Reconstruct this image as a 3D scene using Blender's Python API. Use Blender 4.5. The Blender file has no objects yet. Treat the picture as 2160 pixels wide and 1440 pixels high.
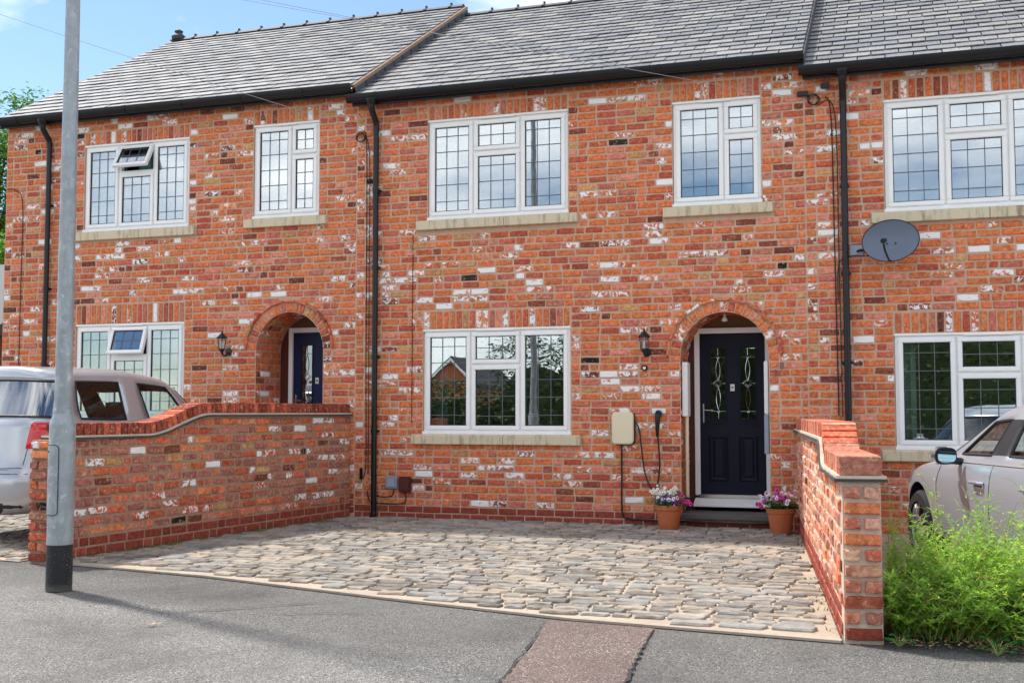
import bpy, bmesh, math, random
import numpy as np
from mathutils import Vector, Matrix
from mathutils.bvhtree import BVHTree

random.seed(7)
PI = math.pi
scn = bpy.context.scene
COL = scn.collection

# ------------------------------------------------------------------ camera
CAM = Vector((0.0, -13.35, 1.34)); YAW = math.radians(18.28); PITCH = math.radians(3.5526)
cd = bpy.data.cameras.new('camera'); cam = bpy.data.objects.new('camera', cd); COL.objects.link(cam)
cam.location = CAM; cam.rotation_euler = (PI/2 + PITCH, 0, YAW)
cd.sensor_width = 36; cd.lens = 40.0; cd.clip_start = .05; cd.clip_end = 2000
scn.camera = cam

# ------------------------------------------------------------------ light
SUN_EL = math.radians(58); SUN_H = Vector((-.9156, .402, 0))
sdir = Vector((SUN_H.x*math.cos(SUN_EL), SUN_H.y*math.cos(SUN_EL), math.sin(SUN_EL)))
ld = bpy.data.lights.new('sun', 'SUN'); ld.energy = 2.0; ld.angle = math.radians(3.5); ld.color = (1, .96, .90)
sun = bpy.data.objects.new('sun', ld); COL.objects.link(sun)
sun.rotation_euler = (-sdir).to_track_quat('-Z', 'Y').to_euler(); sun.location = sdir*60

wd = bpy.data.worlds.new('World'); scn.world = wd; wd.use_nodes = True
nt = wd.node_tree; nt.nodes.clear()
def wn(t, **k):
    n = nt.nodes.new(t)
    for a, b in k.items(): setattr(n, a, b)
    return n
w_out = wn('ShaderNodeOutputWorld'); w_bg = wn('ShaderNodeBackground'); w_bg.inputs['Strength'].default_value = .074
w_sky = wn('ShaderNodeTexSky'); w_sky.sky_type = 'NISHITA'; w_sky.sun_disc = False
w_sky.sun_elevation = SUN_EL; w_sky.sun_rotation = math.atan2(SUN_H.x, SUN_H.y); w_sky.air_density = 1.0; w_sky.dust_density = .2; w_sky.ozone_density = 2.2; w_sky.altitude = 800
w_tc = wn('ShaderNodeTexCoord'); w_mp = wn('ShaderNodeMapping'); w_mp.inputs['Scale'].default_value = (1, 1, 2.6); w_mp.inputs['Location'].default_value = (5, 2, 1)
w_no = wn('ShaderNodeTexNoise'); w_no.inputs['Scale'].default_value = 2.1; w_no.inputs['Detail'].default_value = 9; w_no.inputs['Roughness'].default_value = .56
w_cr = wn('ShaderNodeValToRGB'); w_cr.color_ramp.elements[0].position = .44; w_cr.color_ramp.elements[1].position = .68
w_mx = wn('ShaderNodeMix'); w_mx.data_type = 'RGBA'; w_mx.inputs['B'].default_value = (13.2, 13.1, 13.0, 1)
L = nt.links
L.new(w_tc.outputs['Generated'], w_mp.inputs['Vector']); L.new(w_mp.outputs[0], w_no.inputs['Vector'])
L.new(w_no.outputs['Fac'], w_cr.inputs[0]); L.new(w_cr.outputs[0], w_mx.inputs['Factor'])
L.new(w_sky.outputs[0], w_mx.inputs['A']); L.new(w_mx.outputs['Result'], w_bg.inputs[0]); L.new(w_bg.outputs[0], w_out.inputs[0])

scn.view_settings.view_transform = 'Standard'; scn.view_settings.look = 'None'
scn.view_settings.exposure = 1.45; scn.view_settings.gamma = 1; scn.view_settings.use_curve_mapping = False
scn.render.engine = 'CYCLES'

# ------------------------------------------------------------------ helpers
def S(r, g, b, a=1.0):
    f = lambda u: (u/255/12.92) if u/255 <= .04045 else ((u/255+.055)/1.055)**2.4
    return (f(r), f(g), f(b), a)

class Nodes:
    def __init__(s, name):
        s.m = bpy.data.materials.new(name); s.m.use_nodes = True; s.t = s.m.node_tree
        s.t.nodes.clear(); s.out = s.n('ShaderNodeOutputMaterial')
    def n(s, t, ins=None, **k):
        o = s.t.nodes.new(t)
        for a, b in k.items(): setattr(o, a, b)
        for a, b in (ins or {}).items():
            if hasattr(b, 'is_output'): s.t.links.new(b, o.inputs[a])
            else: o.inputs[a].default_value = b
        return o
    def noise(s, scale, detail=4, rough=.55, vec=None, dist=0):
        return s.n('ShaderNodeTexNoise', {'Scale': scale, 'Detail': detail, 'Roughness': rough, 'Distortion': dist, 'Vector': vec or s.pos()}).outputs['Fac']
    def pos(s):
        if not hasattr(s, '_p'): s._p = s.n('ShaderNodeNewGeometry').outputs['Position']
        return s._p
    def obj(s):
        if not hasattr(s, '_o'): s._o = s.n('ShaderNodeTexCoord').outputs['Object']
        return s._o
    def ramp(s, fac, stops):
        r = s.n('ShaderNodeValToRGB', {0: fac}); e = r.color_ramp.elements
        while len(e) < len(stops): e.new(.5)
        for k, (p, c) in enumerate(stops):
            e[k].position = p; e[k].color = c if len(c) == 4 else (*c, 1)
        return r.outputs[0]
    def step(s, fac, a, b): return s.n('ShaderNodeMapRange', {'Value': fac, 'From Min': a, 'From Max': b}).outputs[0]
    def mix(s, fac, a, b, mode='MIX'):
        m = s.n('ShaderNodeMix', data_type='RGBA', blend_type=mode)
        for k, v in (('Factor', fac), ('A', a), ('B', b)):
            i = [q for q in m.inputs if q.name == k and (q.type == 'RGBA' if k != 'Factor' else q.type == 'VALUE')][0]
            if hasattr(v, 'is_output'): s.t.links.new(v, i)
            else: i.default_value = v
        return [q for q in m.outputs if q.type == 'RGBA'][0]
    def math(s, op, a, b=0.0):
        return s.n('ShaderNodeMath', {0: a, 1: b}, operation=op).outputs[0]
    def bump(s, h, strength=.3, dist=.01, nrm=None):
        i = {'Height': h, 'Strength': strength, 'Distance': dist}
        if nrm: i['Normal'] = nrm
        return s.n('ShaderNodeBump', i).outputs[0]
    def bsdf(s, **k):
        i = {a.replace('_', ' '): b for a, b in k.items()}
        b = s.n('ShaderNodeBsdfPrincipled', i); s.t.links.new(b.outputs[0], s.out.inputs[0]); return b

MATS = {}
def simple(name, col, rough=.5, metal=0.0, var=.12, vscale=18, bump=.0, spec=.5, coat=0.0):
    N = Nodes(name)
    f = N.noise(vscale, 5)
    c = N.mix(f, tuple(x*(1-var) for x in col[:3])+(1,), tuple(min(1, x*(1+var)) for x in col[:3])+(1,))
    k = dict(Base_Color=c, Roughness=rough, Metallic=metal, Specular_IOR_Level=spec, Coat_Weight=coat)
    if bump: k['Normal'] = N.bump(N.noise(vscale*6, 4), bump, .004)
    N.bsdf(**k); MATS[name] = N.m; return N.m

# bricks: the colour of every single brick is stored on its mesh (attribute 'tint', alpha = old paint left on it)
def brick_mat(name, dust=.25, bumps=.5):
    N = Nodes(name)
    at = N.n('ShaderNodeAttribute', attribute_name='tint')
    base, wh = at.outputs['Color'], at.outputs['Alpha']
    mid = N.noise(24, 4, .62, dist=.4); fine = N.noise(190, 3, .65)
    c = N.mix(N.step(mid, .34, .64), N.mix(1, base, (.66, .54, .48, 1), 'MULTIPLY'), N.mix(1, base, (1.14, 1.20, 1.22, 1), 'MULTIPLY'))
    pale = N.step(N.noise(30, 5, .6, dist=.5), .56, .66)
    c = N.mix(N.math('MULTIPLY', pale, dust), c, S(232, 184, 146))
    dark = N.step(N.noise(27, 5, .66, dist=.9), .60, .68)
    c = N.mix(N.math('MULTIPLY', dark, .62), c, S(84, 38, 28))
    speck = N.step(N.noise(75, 3, .6), .68, .74)
    c = N.mix(N.math('MULTIPLY', speck, .6), c, S(236, 214, 196))
    thr = N.math('SUBTRACT', 1.02, N.math('MULTIPLY', wh, .78))
    paint = N.step(N.math('SUBTRACT', N.noise(15, 5, .62, dist=1.0), N.math('MULTIPLY', thr, .70)), -.015, .03)
    paint = N.math('MULTIPLY', paint, N.step(wh, .01, .05))
    c = N.mix(paint, c, N.mix(fine, S(226, 220, 214), S(252, 250, 247)))
    h = N.math('ADD', N.math('MULTIPLY', mid, .6), N.math('MULTIPLY', fine, .4))
    N.bsdf(Base_Color=c, Roughness=.86, Specular_IOR_Level=.25, Normal=N.bump(h, bumps, .006))
    MATS[name] = N.m
brick_mat('brick', .5); brick_mat('wall_brick', .55); brick_mat('plinth_brick', .06, .2)

def mortar(name, a, b):
    N = Nodes(name)
    f = N.noise(14, 6, .65); g = N.noise(160, 4, .7)
    c = N.mix(N.step(f, .3, .7), a, b); c = N.mix(N.math('MULTIPLY', g, .35), c, S(120, 96, 78))
    N.bsdf(Base_Color=c, Roughness=.95, Specular_IOR_Level=.1, Normal=N.bump(N.math('ADD', f, g), .8, .008)); MATS[name] = N.m
mortar('mortar', S(226, 190, 164), S(206, 170, 144)); mortar('pale_mortar', S(240, 222, 200), S(222, 202, 178)); mortar('wall_mortar', S(198, 166, 138), S(164, 132, 106))

def slate_mat():
    N = Nodes('slate')
    at = N.n('ShaderNodeAttribute', attribute_name='tint').outputs['Color']
    st = N.n('ShaderNodeMapping', {'Vector': N.pos(), 'Scale': (14, 3, 3)}).outputs[0]
    f = N.noise(3, 6, .65, st); g = N.noise(70, 4, .6)
    c = N.mix(N.step(f, .3, .75), N.mix(1, at, (.7, .7, .72, 1), 'MULTIPLY'), N.mix(1, at, (1.25, 1.25, 1.25, 1), 'MULTIPLY'))
    lich = N.step(N.noise(5, 6, .7), .60, .72)
    c = N.mix(N.math('MULTIPLY', lich, .35), c, S(170, 166, 150))
    N.bsdf(Base_Color=c, Roughness=N.step(g, -1.2, 1.8), Specular_IOR_Level=.25, Normal=N.bump(N.math('ADD', g, f), .25, .006)); MATS['slate'] = N.m
slate_mat()

def asphalt(name, lo, hi, tint, dark, dark_band=False):
    N = Nodes(name)
    v = N.n('ShaderNodeTexVoronoi', {'Scale': 150, 'Vector': N.pos()})
    g = N.n('ShaderNodeSeparateColor', {0: v.outputs['Color']}).outputs[0]
    c = N.mix(N.step(g, .1, .95), lo, hi)
    sp = N.step(N.n('ShaderNodeSeparateColor', {0: v.outputs['Color']}).outputs[1], .93, .97)
    c = N.mix(N.math('MULTIPLY', sp, .75), c, S(225, 220, 212))
    c = N.mix(N.math('MULTIPLY', N.step(N.noise(1.1, 6, .6), .35, .7), .55), c, tint)
    c = N.mix(N.math('MULTIPLY', N.step(N.noise(.55, 5, .65, dist=.5), .5, .68), dark), c, S(62, 60, 58))
    if dark_band:  # darker colour on the house side of a slanted, ragged line
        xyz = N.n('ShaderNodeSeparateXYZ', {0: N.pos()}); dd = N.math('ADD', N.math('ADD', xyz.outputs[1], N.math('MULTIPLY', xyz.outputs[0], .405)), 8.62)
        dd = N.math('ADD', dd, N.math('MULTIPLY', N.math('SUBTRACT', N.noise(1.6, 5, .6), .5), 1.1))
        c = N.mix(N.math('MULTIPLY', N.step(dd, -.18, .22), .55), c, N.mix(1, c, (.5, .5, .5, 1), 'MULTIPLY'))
    stain = N.step(N.noise(3.1, 6, .68, dist=1.2), .62, .72); c = N.mix(N.math('MULTIPLY', stain, .35), c, S(56, 54, 52))
    h = N.math('ADD', N.math('MULTIPLY', v.outputs['Distance'], -1.6), N.math('MULTIPLY', N.noise(12, 4), 1.2))
    N.bsdf(Base_Color=c, Roughness=.9, Specular_IOR_Level=.25, Normal=N.bump(h, .75, .006)); MATS[name] = N.m
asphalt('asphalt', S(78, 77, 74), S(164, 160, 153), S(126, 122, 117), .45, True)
asphalt('red_asphalt', S(80, 68, 63), S(154, 134, 125), S(118, 98, 90), .35)

def sand():
    N = Nodes('joint_sand')
    f = N.noise(2.2, 6, .6); g = N.noise(120, 5, .7); h = N.noise(16, 5, .6)
    c = N.mix(N.step(f, .3, .7), S(202, 186, 166), S(178, 164, 146)); c = N.mix(N.math('MULTIPLY', g, .4), c, S(146, 126, 108))
    c = N.mix(N.math('MULTIPLY', N.step(h, .52, .7), .35), c, S(128, 112, 96))
    N.bsdf(Base_Color=c, Roughness=.95, Specular_IOR_Level=.1, Normal=N.bump(N.math('ADD', g, h), .7, .01)); MATS['joint_sand'] = N.m
    N = Nodes('sett')
    at = N.n('ShaderNodeAttribute', attribute_name='tint').outputs['Color']
    f = N.noise(18, 6, .65); g = N.noise(140, 4, .7)
    c = N.mix(N.step(f, .3, .75), N.mix(1, at, (.74, .73, .72, 1), 'MULTIPLY'), N.mix(1, at, (1.2, 1.19, 1.17, 1), 'MULTIPLY'))
    c = N.mix(N.math('MULTIPLY', N.step(N.noise(7, 6, .7), .5, .66), .6), c, S(196, 178, 158))
    c = N.mix(N.math('MULTIPLY', N.step(N.noise(1.3, 6, .65), .50, .66), .55), c, N.mix(1, c, (.52, .5, .47, 1), 'MULTIPLY'))
    N.bsdf(Base_Color=c, Roughness=.85, Specular_IOR_Level=.3, Normal=N.bump(N.math('ADD', f, g), .6, .008)); MATS['sett'] = N.m
sand()

def galv():
    N = Nodes('galvanised')
    v = N.n('ShaderNodeTexVoronoi', {'Scale': 30, 'Vector': N.n('ShaderNodeMapping', {'Vector': N.pos(), 'Scale': (1, 1, .45)}).outputs[0]})
    g = N.n('ShaderNodeSeparateColor', {0: v.outputs['Color']}).outputs[0]
    f = N.noise(6, 6, .65); w = N.step(N.noise(22, 5, .6), .6, .72)
    c = N.mix(g, S(150, 157, 159), S(176, 182, 184)); c = N.mix(N.step(f, .35, .7), c, S(142, 149, 151)); c = N.mix(N.math('MULTIPLY', w, .6), c, S(206, 211, 213)); c = N.mix(N.math('MULTIPLY', N.step(N.noise(40, 6, .7), .60, .70), .4), c, S(108, 114, 116))
    N.bsdf(Base_Color=c, Roughness=.5, Metallic=.35, Specular_IOR_Level=.5, Normal=N.bump(f, .15, .004)); MATS['galvanised'] = N.m
galv()
def stone():
    N = Nodes('sill_stone')
    st = N.n('ShaderNodeMapping', {'Vector': N.pos(), 'Scale': (9, 9, 1.5)}).outputs[0]
    f = N.noise(1.6, 6, .65, st); g = N.noise(90, 4, .7)
    c = N.mix(g, S(204, 188, 156), S(218, 204, 174)); c = N.mix(N.math('MULTIPLY', N.step(f, .5, .72), .75), c, S(112, 96, 66))
    N.bsdf(Base_Color=c, Roughness=.9, Specular_IOR_Level=.2, Normal=N.bump(g, .4, .004)); MATS['sill_stone'] = N.m
stone()
def glass(name, refl, tint, rough=.0):
    N = Nodes(name)
    fr = N.math('POWER', N.n('ShaderNodeLayerWeight', {'Blend': .5}).outputs['Facing'], 4.0)
    f = N.math('ADD', N.math('MULTIPLY', fr, 1 - refl), refl)
    wob = N.bump(N.noise(1.3, 2), .04, .02)
    gl = N.n('ShaderNodeBsdfGlossy', {'Roughness': rough, 'Color': (.95, .97, 1, 1), 'Normal': wob}); tr = N.n('ShaderNodeBsdfTransparent', {'Color': tint})
    mx = N.n('ShaderNodeMixShader', {0: f, 1: tr.outputs[0], 2: gl.outputs[0]}); N.t.links.new(mx.outputs[0], N.out.inputs[0]); MATS[name] = N.m
glass('window_glass', .30, (.80, .86, .84, 1)); glass('car_glass', .05, (.86, .96, .94, 1)); glass('tinted_glass', .30, (.10, .13, .16, 1)); glass('lantern_glass', .12, (.85, .88, .88, 1)); glass('door_glass', .2, (.35, .42, .38, 1))

simple('upvc', S(240, 239, 235), .38, var=.07, vscale=7); simple('rubber', S(40, 40, 42), .6); simple('lead', S(96, 98, 102), .45, .3)
simple('black_plastic', S(15, 15, 18), .34, var=.2, vscale=5, spec=.4); simple('fascia', S(30, 30, 32), .5)
simple('verge_mortar', S(150, 122, 98), .95, var=.3, bump=.6); simple('lead_sheet', S(70, 74, 84), .5, .2, var=.25)
simple('ridge_clay', S(62, 62, 65), .7, var=.3, bump=.4); simple('room', S(120, 116, 110), .9); simple('room_floor', S(70, 60, 52), .8)
simple('curtain', S(196, 214, 206), .9, var=.08); simple('teal_curtain', S(92, 124, 118), .9, var=.08); simple('tan_curtain', S(186, 180, 160), .9)
simple('navy_door', S(8, 14, 34), .55, var=.1, bump=.08, spec=.25); simple('blue_door', S(12, 24, 66), .5, spec=.3); simple('chrome', S(200, 202, 205), .2, 1.0)
simple('cream_plastic', S(226, 214, 180), .4, var=.03); simple('grey_plastic', S(150, 160, 172), .4); simple('brown_plastic', S(84, 40, 30), .45)
simple('step_slate', S(92, 90, 88), .75, var=.3, vscale=9, bump=.5); simple('terracotta', S(196, 112, 70), .85, var=.18, vscale=12, bump=.3)
simple('soil', S(60, 44, 34), 1, bump=.8); simple('dark_metal', S(28, 29, 32), .35); simple('white_paint', S(232, 230, 226), .45)
simple('dish_grey', S(96, 106, 122), .42, var=.12, vscale=6); simple('cable', S(24, 24, 25), .6); simple('wire', S(150, 152, 156), .6)
simple('bitumen', S(26, 28, 32), .55, var=.5, vscale=40, bump=.3); simple('tyre', S(26, 26, 27), .85); simple('alloy', S(168, 168, 170), .3, .9)
simple('creasing_tile', S(70, 66, 66), .8, var=.35, bump=.5); simple('wood', S(120, 88, 60), .8, bump=.3)
simple('red_lens', S(206, 22, 18), .15, var=.25, vscale=60, coat=.6); simple('clear_lens', S(214, 160, 150), .15, coat=.6); simple('seat_fabric', S(52, 46, 46), .9); simple('trim', S(28, 28, 30), .6)
simple('plate_yellow', S(236, 196, 40), .5); simple('tar', S(44, 43, 43), .8, bump=.6); simple('dry_leaf', S(196, 160, 112), .9, var=.3); simple('bark', S(84, 70, 54), .95, bump=.9)
simple('petal_white', S(238, 236, 240), .7); simple('petal_pink', S(214, 62, 150), .7, var=.25); simple('petal_violet', S(98, 52, 168), .7, var=.25); simple('petal_dark', S(90, 14, 62), .8); simple('yellow_flower', S(214, 206, 46), .8)
def paint(name, col):
    N = Nodes(name)
    c = N.mix(N.noise(3, 4), tuple(x*.94 for x in col[:3])+(1,), col)
    fl = N.noise(900, 2)
    N.bsdf(Base_Color=c, Roughness=.3, Metallic=.45, Specular_IOR_Level=.5, Coat_Weight=.8, Coat_Roughness=.06, Normal=N.bump(fl, .03, .001)); MATS[name] = N.m
paint('silver_paint', S(184, 185, 187)); paint('champagne_paint', S(188, 197, 206))
def bitumen():
    N = Nodes('bitumen'); c = N.mix(N.noise(30, 5, .7), S(16, 18, 21), S(40, 42, 46)); z = N.n('ShaderNodeSeparateXYZ', {0: N.pos()}).outputs[2]
    sp = N.math('MULTIPLY', N.step(N.noise(85, 4, .6), .63, .68), N.step(N.noise(9, 3), .42, .58)); c = N.mix(sp, c, S(190, 186, 178)); rim = N.math('MULTIPLY', N.step(z, .05, -.01), .6); c = N.mix(rim, c, S(112, 104, 94))
    N.bsdf(Base_Color=c, Roughness=.5, Specular_IOR_Level=.4, Normal=N.bump(N.noise(120, 3), .3, .003)); MATS['bitumen'] = N.m
bitumen()
def foliage(name, a, b, tr=.25):
    N = Nodes(name)
    oi = N.n('ShaderNodeNewGeometry').outputs['Random Per Island']
    c = N.mix(oi, a, b); c = N.mix(N.math('MULTIPLY', N.noise(2.5, 3), .5), c, tuple(x*.6 for x in a[:3])+(1,))
    d = N.n('ShaderNodeBsdfPrincipled', {'Base Color': c, 'Roughness': .65, 'Specular IOR Level': .25}); t = N.n('ShaderNodeBsdfTranslucent', {'Color': c})
    mx = N.n('ShaderNodeMixShader', {0: tr, 1: d.outputs[0], 2: t.outputs[0]}); N.t.links.new(mx.outputs[0], N.out.inputs[0]); MATS[name] = N.m
foliage('bush_leaf', S(120, 184, 50), S(204, 236, 96), .45); foliage('bush_stem', S(164, 196, 92), S(216, 224, 150), .4); foliage('tree_leaf', S(78, 128, 42), S(150, 190, 76), .35)
foliage('pot_leaf', S(52, 110, 36), S(104, 160, 60)); foliage('moss', S(104, 118, 56), S(150, 152, 88)); foliage('broad_leaf', S(40, 104, 48), S(66, 132, 62)); foliage('dry_stem', S(150, 112, 70), S(196, 164, 112), .1)
foliage('far_leaf', S(58, 76, 46), S(112, 130, 80), .15)

class MB:
    def __init__(s): s.v = []; s.f = []; s.m = []; s.c = []
    def add(s, vs, fs, mi=0, col=None):
        o = len(s.v); s.v += [tuple(p) for p in vs]
        for f in fs: s.f.append([i+o for i in f]); s.m.append(mi); s.c.append(col)
        return s
    def box(s, x0, x1, y0, y1, z0, z1, mi=0):
        v = [(x, y, z) for z in (z0, z1) for y in (y0, y1) for x in (x0, x1)]
        return s.add(v, [(0, 2, 3, 1), (4, 5, 7, 6), (0, 1, 5, 4), (2, 6, 7, 3), (0, 4, 6, 2), (1, 3, 7, 5)], mi)
    def obox(s, M, hx, hy, hz, mi=0):
        v = [M @ Vector((x, y, z)) for z in (-hz, hz) for y in (-hy, hy) for x in (-hx, hx)]
        return s.add(v, [(0, 2, 3, 1), (4, 5, 7, 6), (0, 1, 5, 4), (2, 6, 7, 3), (0, 4, 6, 2), (1, 3, 7, 5)], mi)
    def tube(s, pts, r, n=8, mi=0, cap=True):
        pts = [Vector(p) for p in pts]; k = len(pts); rs = r if isinstance(r, (list, tuple)) else [r]*k
        vs = []; prev = None
        for i, p in enumerate(pts):
            d = (pts[min(i+1, k-1)] - pts[max(i-1, 0)]); d = d.normalized() if d.length > 1e-9 else Vector((0, 0, 1))
            u = prev - d*prev.dot(d) if prev else d.orthogonal()
            if u.length < 1e-6: u = d.orthogonal()
            u.normalize(); prev = u; w = d.cross(u)
            vs += [p + (u*math.cos(2*PI*j/n) + w*math.sin(2*PI*j/n))*rs[i] for j in range(n)]
        fs = [(i*n+j, i*n+(j+1) % n, (i+1)*n+(j+1) % n, (i+1)*n+j) for i in range(k-1) for j in range(n)]
        if cap: fs += [tuple(range(n))[::-1], tuple(range((k-1)*n, k*n))]
        return s.add(vs, fs, mi)
    def lathe(s, prof, c=(0, 0, 0), n=24, mi=0, M=None, a0=0.0, a1=2*PI):
        full = abs(a1-a0-2*PI) < 1e-6; m = n if full else n+1; vs = []
        for r, z in prof:
            for j in range(m):
                a = a0 + (a1-a0)*j/n; p = Vector((r*math.cos(a), r*math.sin(a), z))
                vs.append((M @ p) if M else p + Vector(c))
        fs = [(i*m+j, i*m+(j+1) % m, (i+1)*m+(j+1) % m, (i+1)*m+j) for i in range(len(prof)-1) for j in range(n)]
        return s.add(vs, fs, mi)
    def prism(s, poly, d, axis='y', a=0.0, mi=0):
        # poly of 2D points extruded from a to a+d along axis
        mk = {'y': lambda p, t: (p[0], t, p[1]), 'x': lambda p, t: (t, p[0], p[1]), 'z': lambda p, t: (p[0], p[1], t)}[axis]
        n = len(poly); vs = [mk(p, a) for p in poly] + [mk(p, a+d) for p in poly]
        return s.add(vs, [tuple(range(n)), tuple(range(n, 2*n))[::-1]] + [(i, i+n, (i+1) % n+n, (i+1) % n) for i in range(n)], mi)
    def build(s, name, mats, parent=None, smooth=False, bevel=0.0, seg=2, fix=True):
        me = bpy.data.meshes.new(name); me.from_pydata(s.v, [], s.f)
        mats = mats if isinstance(mats, (list, tuple)) else [mats]
        for m in mats: me.materials.append(MATS[m])
        if len(mats) > 1: me.polygons.foreach_set('material_index', s.m)
        if any(c is not None for c in s.c):
            a = me.attributes.new('tint', 'FLOAT_COLOR', 'FACE'); a.data.foreach_set('color', [x for c in s.c for x in (c or (.3, .3, .3, 0))])
        if fix or bevel:
            bm = bmesh.new(); bm.from_mesh(me)
            if fix: bmesh.ops.recalc_face_normals(bm, faces=bm.faces)
            if bevel:
                bmesh.ops.bevel(bm, geom=[e for e in bm.edges if len(e.link_faces) == 2 and e.calc_face_angle(0) > .5], offset=bevel, segments=seg, affect='EDGES', clamp_overlap=True)
            bm.to_mesh(me); bm.free()
        if smooth: 
            me.polygons.foreach_set('use_smooth', [True]*len(me.polygons))
            if smooth != 2: me.set_sharp_from_angle(angle=math.radians(38))
        o = bpy.data.objects.new(name, me); COL.objects.link(o); parent_to(o, parent); return o

def parent_to(o, p, local=False):
    if p is None: return
    o.parent = p
    if p.type == 'EMPTY' and not p.get('_local'): o.matrix_parent_inverse = Matrix.Translation(-p.location)
def tag(o, label, cat, group=None, kind=None):
    if label: o['label'] = label
    if cat: o['category'] = cat
    if group: o['group'] = group
    if kind: o['kind'] = kind
    return o
def thing(name, label, cat, loc, group=None):
    o = bpy.data.objects.new(name, None); COL.objects.link(o); o.location = loc; o.empty_display_size = .2
    return tag(o, label, cat, group)

# pieces (bricks, slates, setts): the largest in view stay single objects, the rest is one part
fwd = Vector((-math.sin(YAW)*math.cos(PITCH), math.cos(YAW)*math.cos(PITCH), math.sin(PITCH))); rgt = Vector((math.cos(YAW), math.sin(YAW), 0)); upv = rgt.cross(fwd)
def shows(p, area):
    d = Vector(p) - CAM; z = d.dot(fwd)
    if z < .5: return 0
    inside = abs(d.dot(rgt)/z) < .46 and abs(d.dot(upv)/z) < .31
    return area/z/z*(1 if inside else .001)
class Variant:
    def __init__(s, name, vs, fs, col, mat):
        s.v = np.array(vs, float); s.f = fs; s.col = col
        me = bpy.data.meshes.new(name); me.from_pydata([tuple(p) for p in vs], [], fs); me.materials.append(MATS[mat])
        a = me.attributes.new('tint', 'FLOAT_COLOR', 'FACE'); a.data.foreach_set('color', list(col)*len(fs)); s.me = me; s.mat = mat
def emit(name, rest_name, pieces, parent, limit=300, fits=None):
    pieces.sort(key=lambda t: -t[2])
    for v, M, _ in pieces[:limit]:
        o = bpy.data.objects.new(name, v.me); COL.objects.link(o); o.matrix_basis = M; parent_to(o, parent)
    rest = pieces[limit:]
    if rest:
        mats = sorted({v.mat for v, _, _ in rest}); mb = MB()
        for v, M, _ in rest:
            A = np.array(M); P = v.v @ A[:3, :3].T + A[:3, 3]
            mb.add(P.tolist(), v.f, mats.index(v.mat), v.col)
        o = mb.build(rest_name, mats, parent, fix=False); o['kind'] = 'stuff'

# ------------------------------------------------------------------ brick library
PAL = {
 'orange': [S(215, 122, 76), S(219, 130, 82), S(210, 112, 68), S(221, 138, 92), S(214, 122, 82)],
 'red': [S(203, 104, 74), S(193, 94, 68), S(206, 110, 84)],
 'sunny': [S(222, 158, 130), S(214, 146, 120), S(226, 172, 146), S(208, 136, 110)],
 'pink': [S(212, 132, 106), S(216, 140, 114), S(204, 120, 98)],
 'brown': [S(146, 78, 58), S(160, 84, 62), S(122, 66, 52)],
 'buff': [S(206, 160, 108), S(196, 148, 96)],
 'black': [S(36, 30, 30), S(52, 44, 42)],
 'dusty': [S(182, 122, 100), S(172, 112, 94), S(166, 108, 94)],
 'plinth': [S(150, 72, 54), S(142, 66, 52), S(158, 80, 62)],
}
def brick_geo(Lb, H, D, rng, worn=1.0):
    xs = [-Lb/2, -Lb/6, Lb/6, Lb/2]; ring = [(x, -H/2) for x in xs] + [(x, H/2) for x in xs[::-1]]
    vs = [(x, D, z) for x, z in ring]
    def jit(inset, y, a):
        o = []
        for k, (x, z) in enumerate(ring):
            corner = k in (0, 3, 4, 7); i = inset*(1.5 if corner else 1) + rng.uniform(0, a)
            o.append((x - math.copysign(i if corner else 0, x) + rng.uniform(-a, a)*.6, y + rng.uniform(-.0018, .0018)*worn, z - math.copysign(i, z)))
        return o
    vs += jit(.002, .006, .006*worn); vs += jit(.008, -.001, .006*worn)
    fs = [(i, (i+1) % 8, 8+(i+1) % 8, 8+i) for i in range(8)] + [(8+i, 8+(i+1) % 8, 16+(i+1) % 8, 16+i) for i in range(8)]
    fs += [(16, 17, 22, 23), (17, 18, 21, 22), (18, 19, 20, 21)]
    return vs, fs
SL, HL, BH = .232, .112, .077
LIB = {}
def variants(pal, length, mat, n=5, H=BH, D=.022, worn=1.0, white=0.0):
    key = (pal, length, mat, H, D, white)
    if key not in LIB:
        rng = random.Random(str(key)); out = []
        for k in range(n):
            c = rng.choice(PAL[pal]); j = rng.uniform(.84, 1.16)
            col = (c[0]*j*rng.uniform(.95, 1.05), c[1]*j*rng.uniform(.92, 1.08), c[2]*j, white*rng.uniform(.75, 1.0) if white else 0.0)
            vs, fs = brick_geo(length, H, D, rng, worn); out.append(Variant('brick', vs, fs, col, mat))
        LIB[key] = out
    return LIB[key]
HOUSE_MIX = [('orange', .0, .50), ('red', .0, .17), ('pink', .0, .15), ('brown', .0, .036), ('buff', .0, .028), ('orange', .40, .07), ('pink', .50, .05), ('pink', .70, .026), ('black', 0, .004), ('brown', .4, .016)]
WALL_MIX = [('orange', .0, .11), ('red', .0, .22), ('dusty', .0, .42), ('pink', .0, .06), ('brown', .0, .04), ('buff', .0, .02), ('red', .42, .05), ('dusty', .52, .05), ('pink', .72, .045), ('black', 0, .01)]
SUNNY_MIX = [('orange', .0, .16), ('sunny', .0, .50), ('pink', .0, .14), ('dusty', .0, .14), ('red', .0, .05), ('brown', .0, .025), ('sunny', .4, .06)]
PLINTH_MIX = [('plinth', .0, 1.0)]
def pick(mix, rng):
    t = rng.uniform(0, sum(m[2] for m in mix))
    for m in mix:
        t -= m[2]
        if t <= 0: return m
    return mix[0]
def a_brick(Lb, h, mix, mat, rng, D=.022, worn=1.0):
    base = SL if Lb > .165 else HL; m = pick(mix, rng)
    v = rng.choice(variants(m[0], base, mat, 6, BH, D, worn, m[1]))
    return v, Lb/base, h/BH
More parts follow.
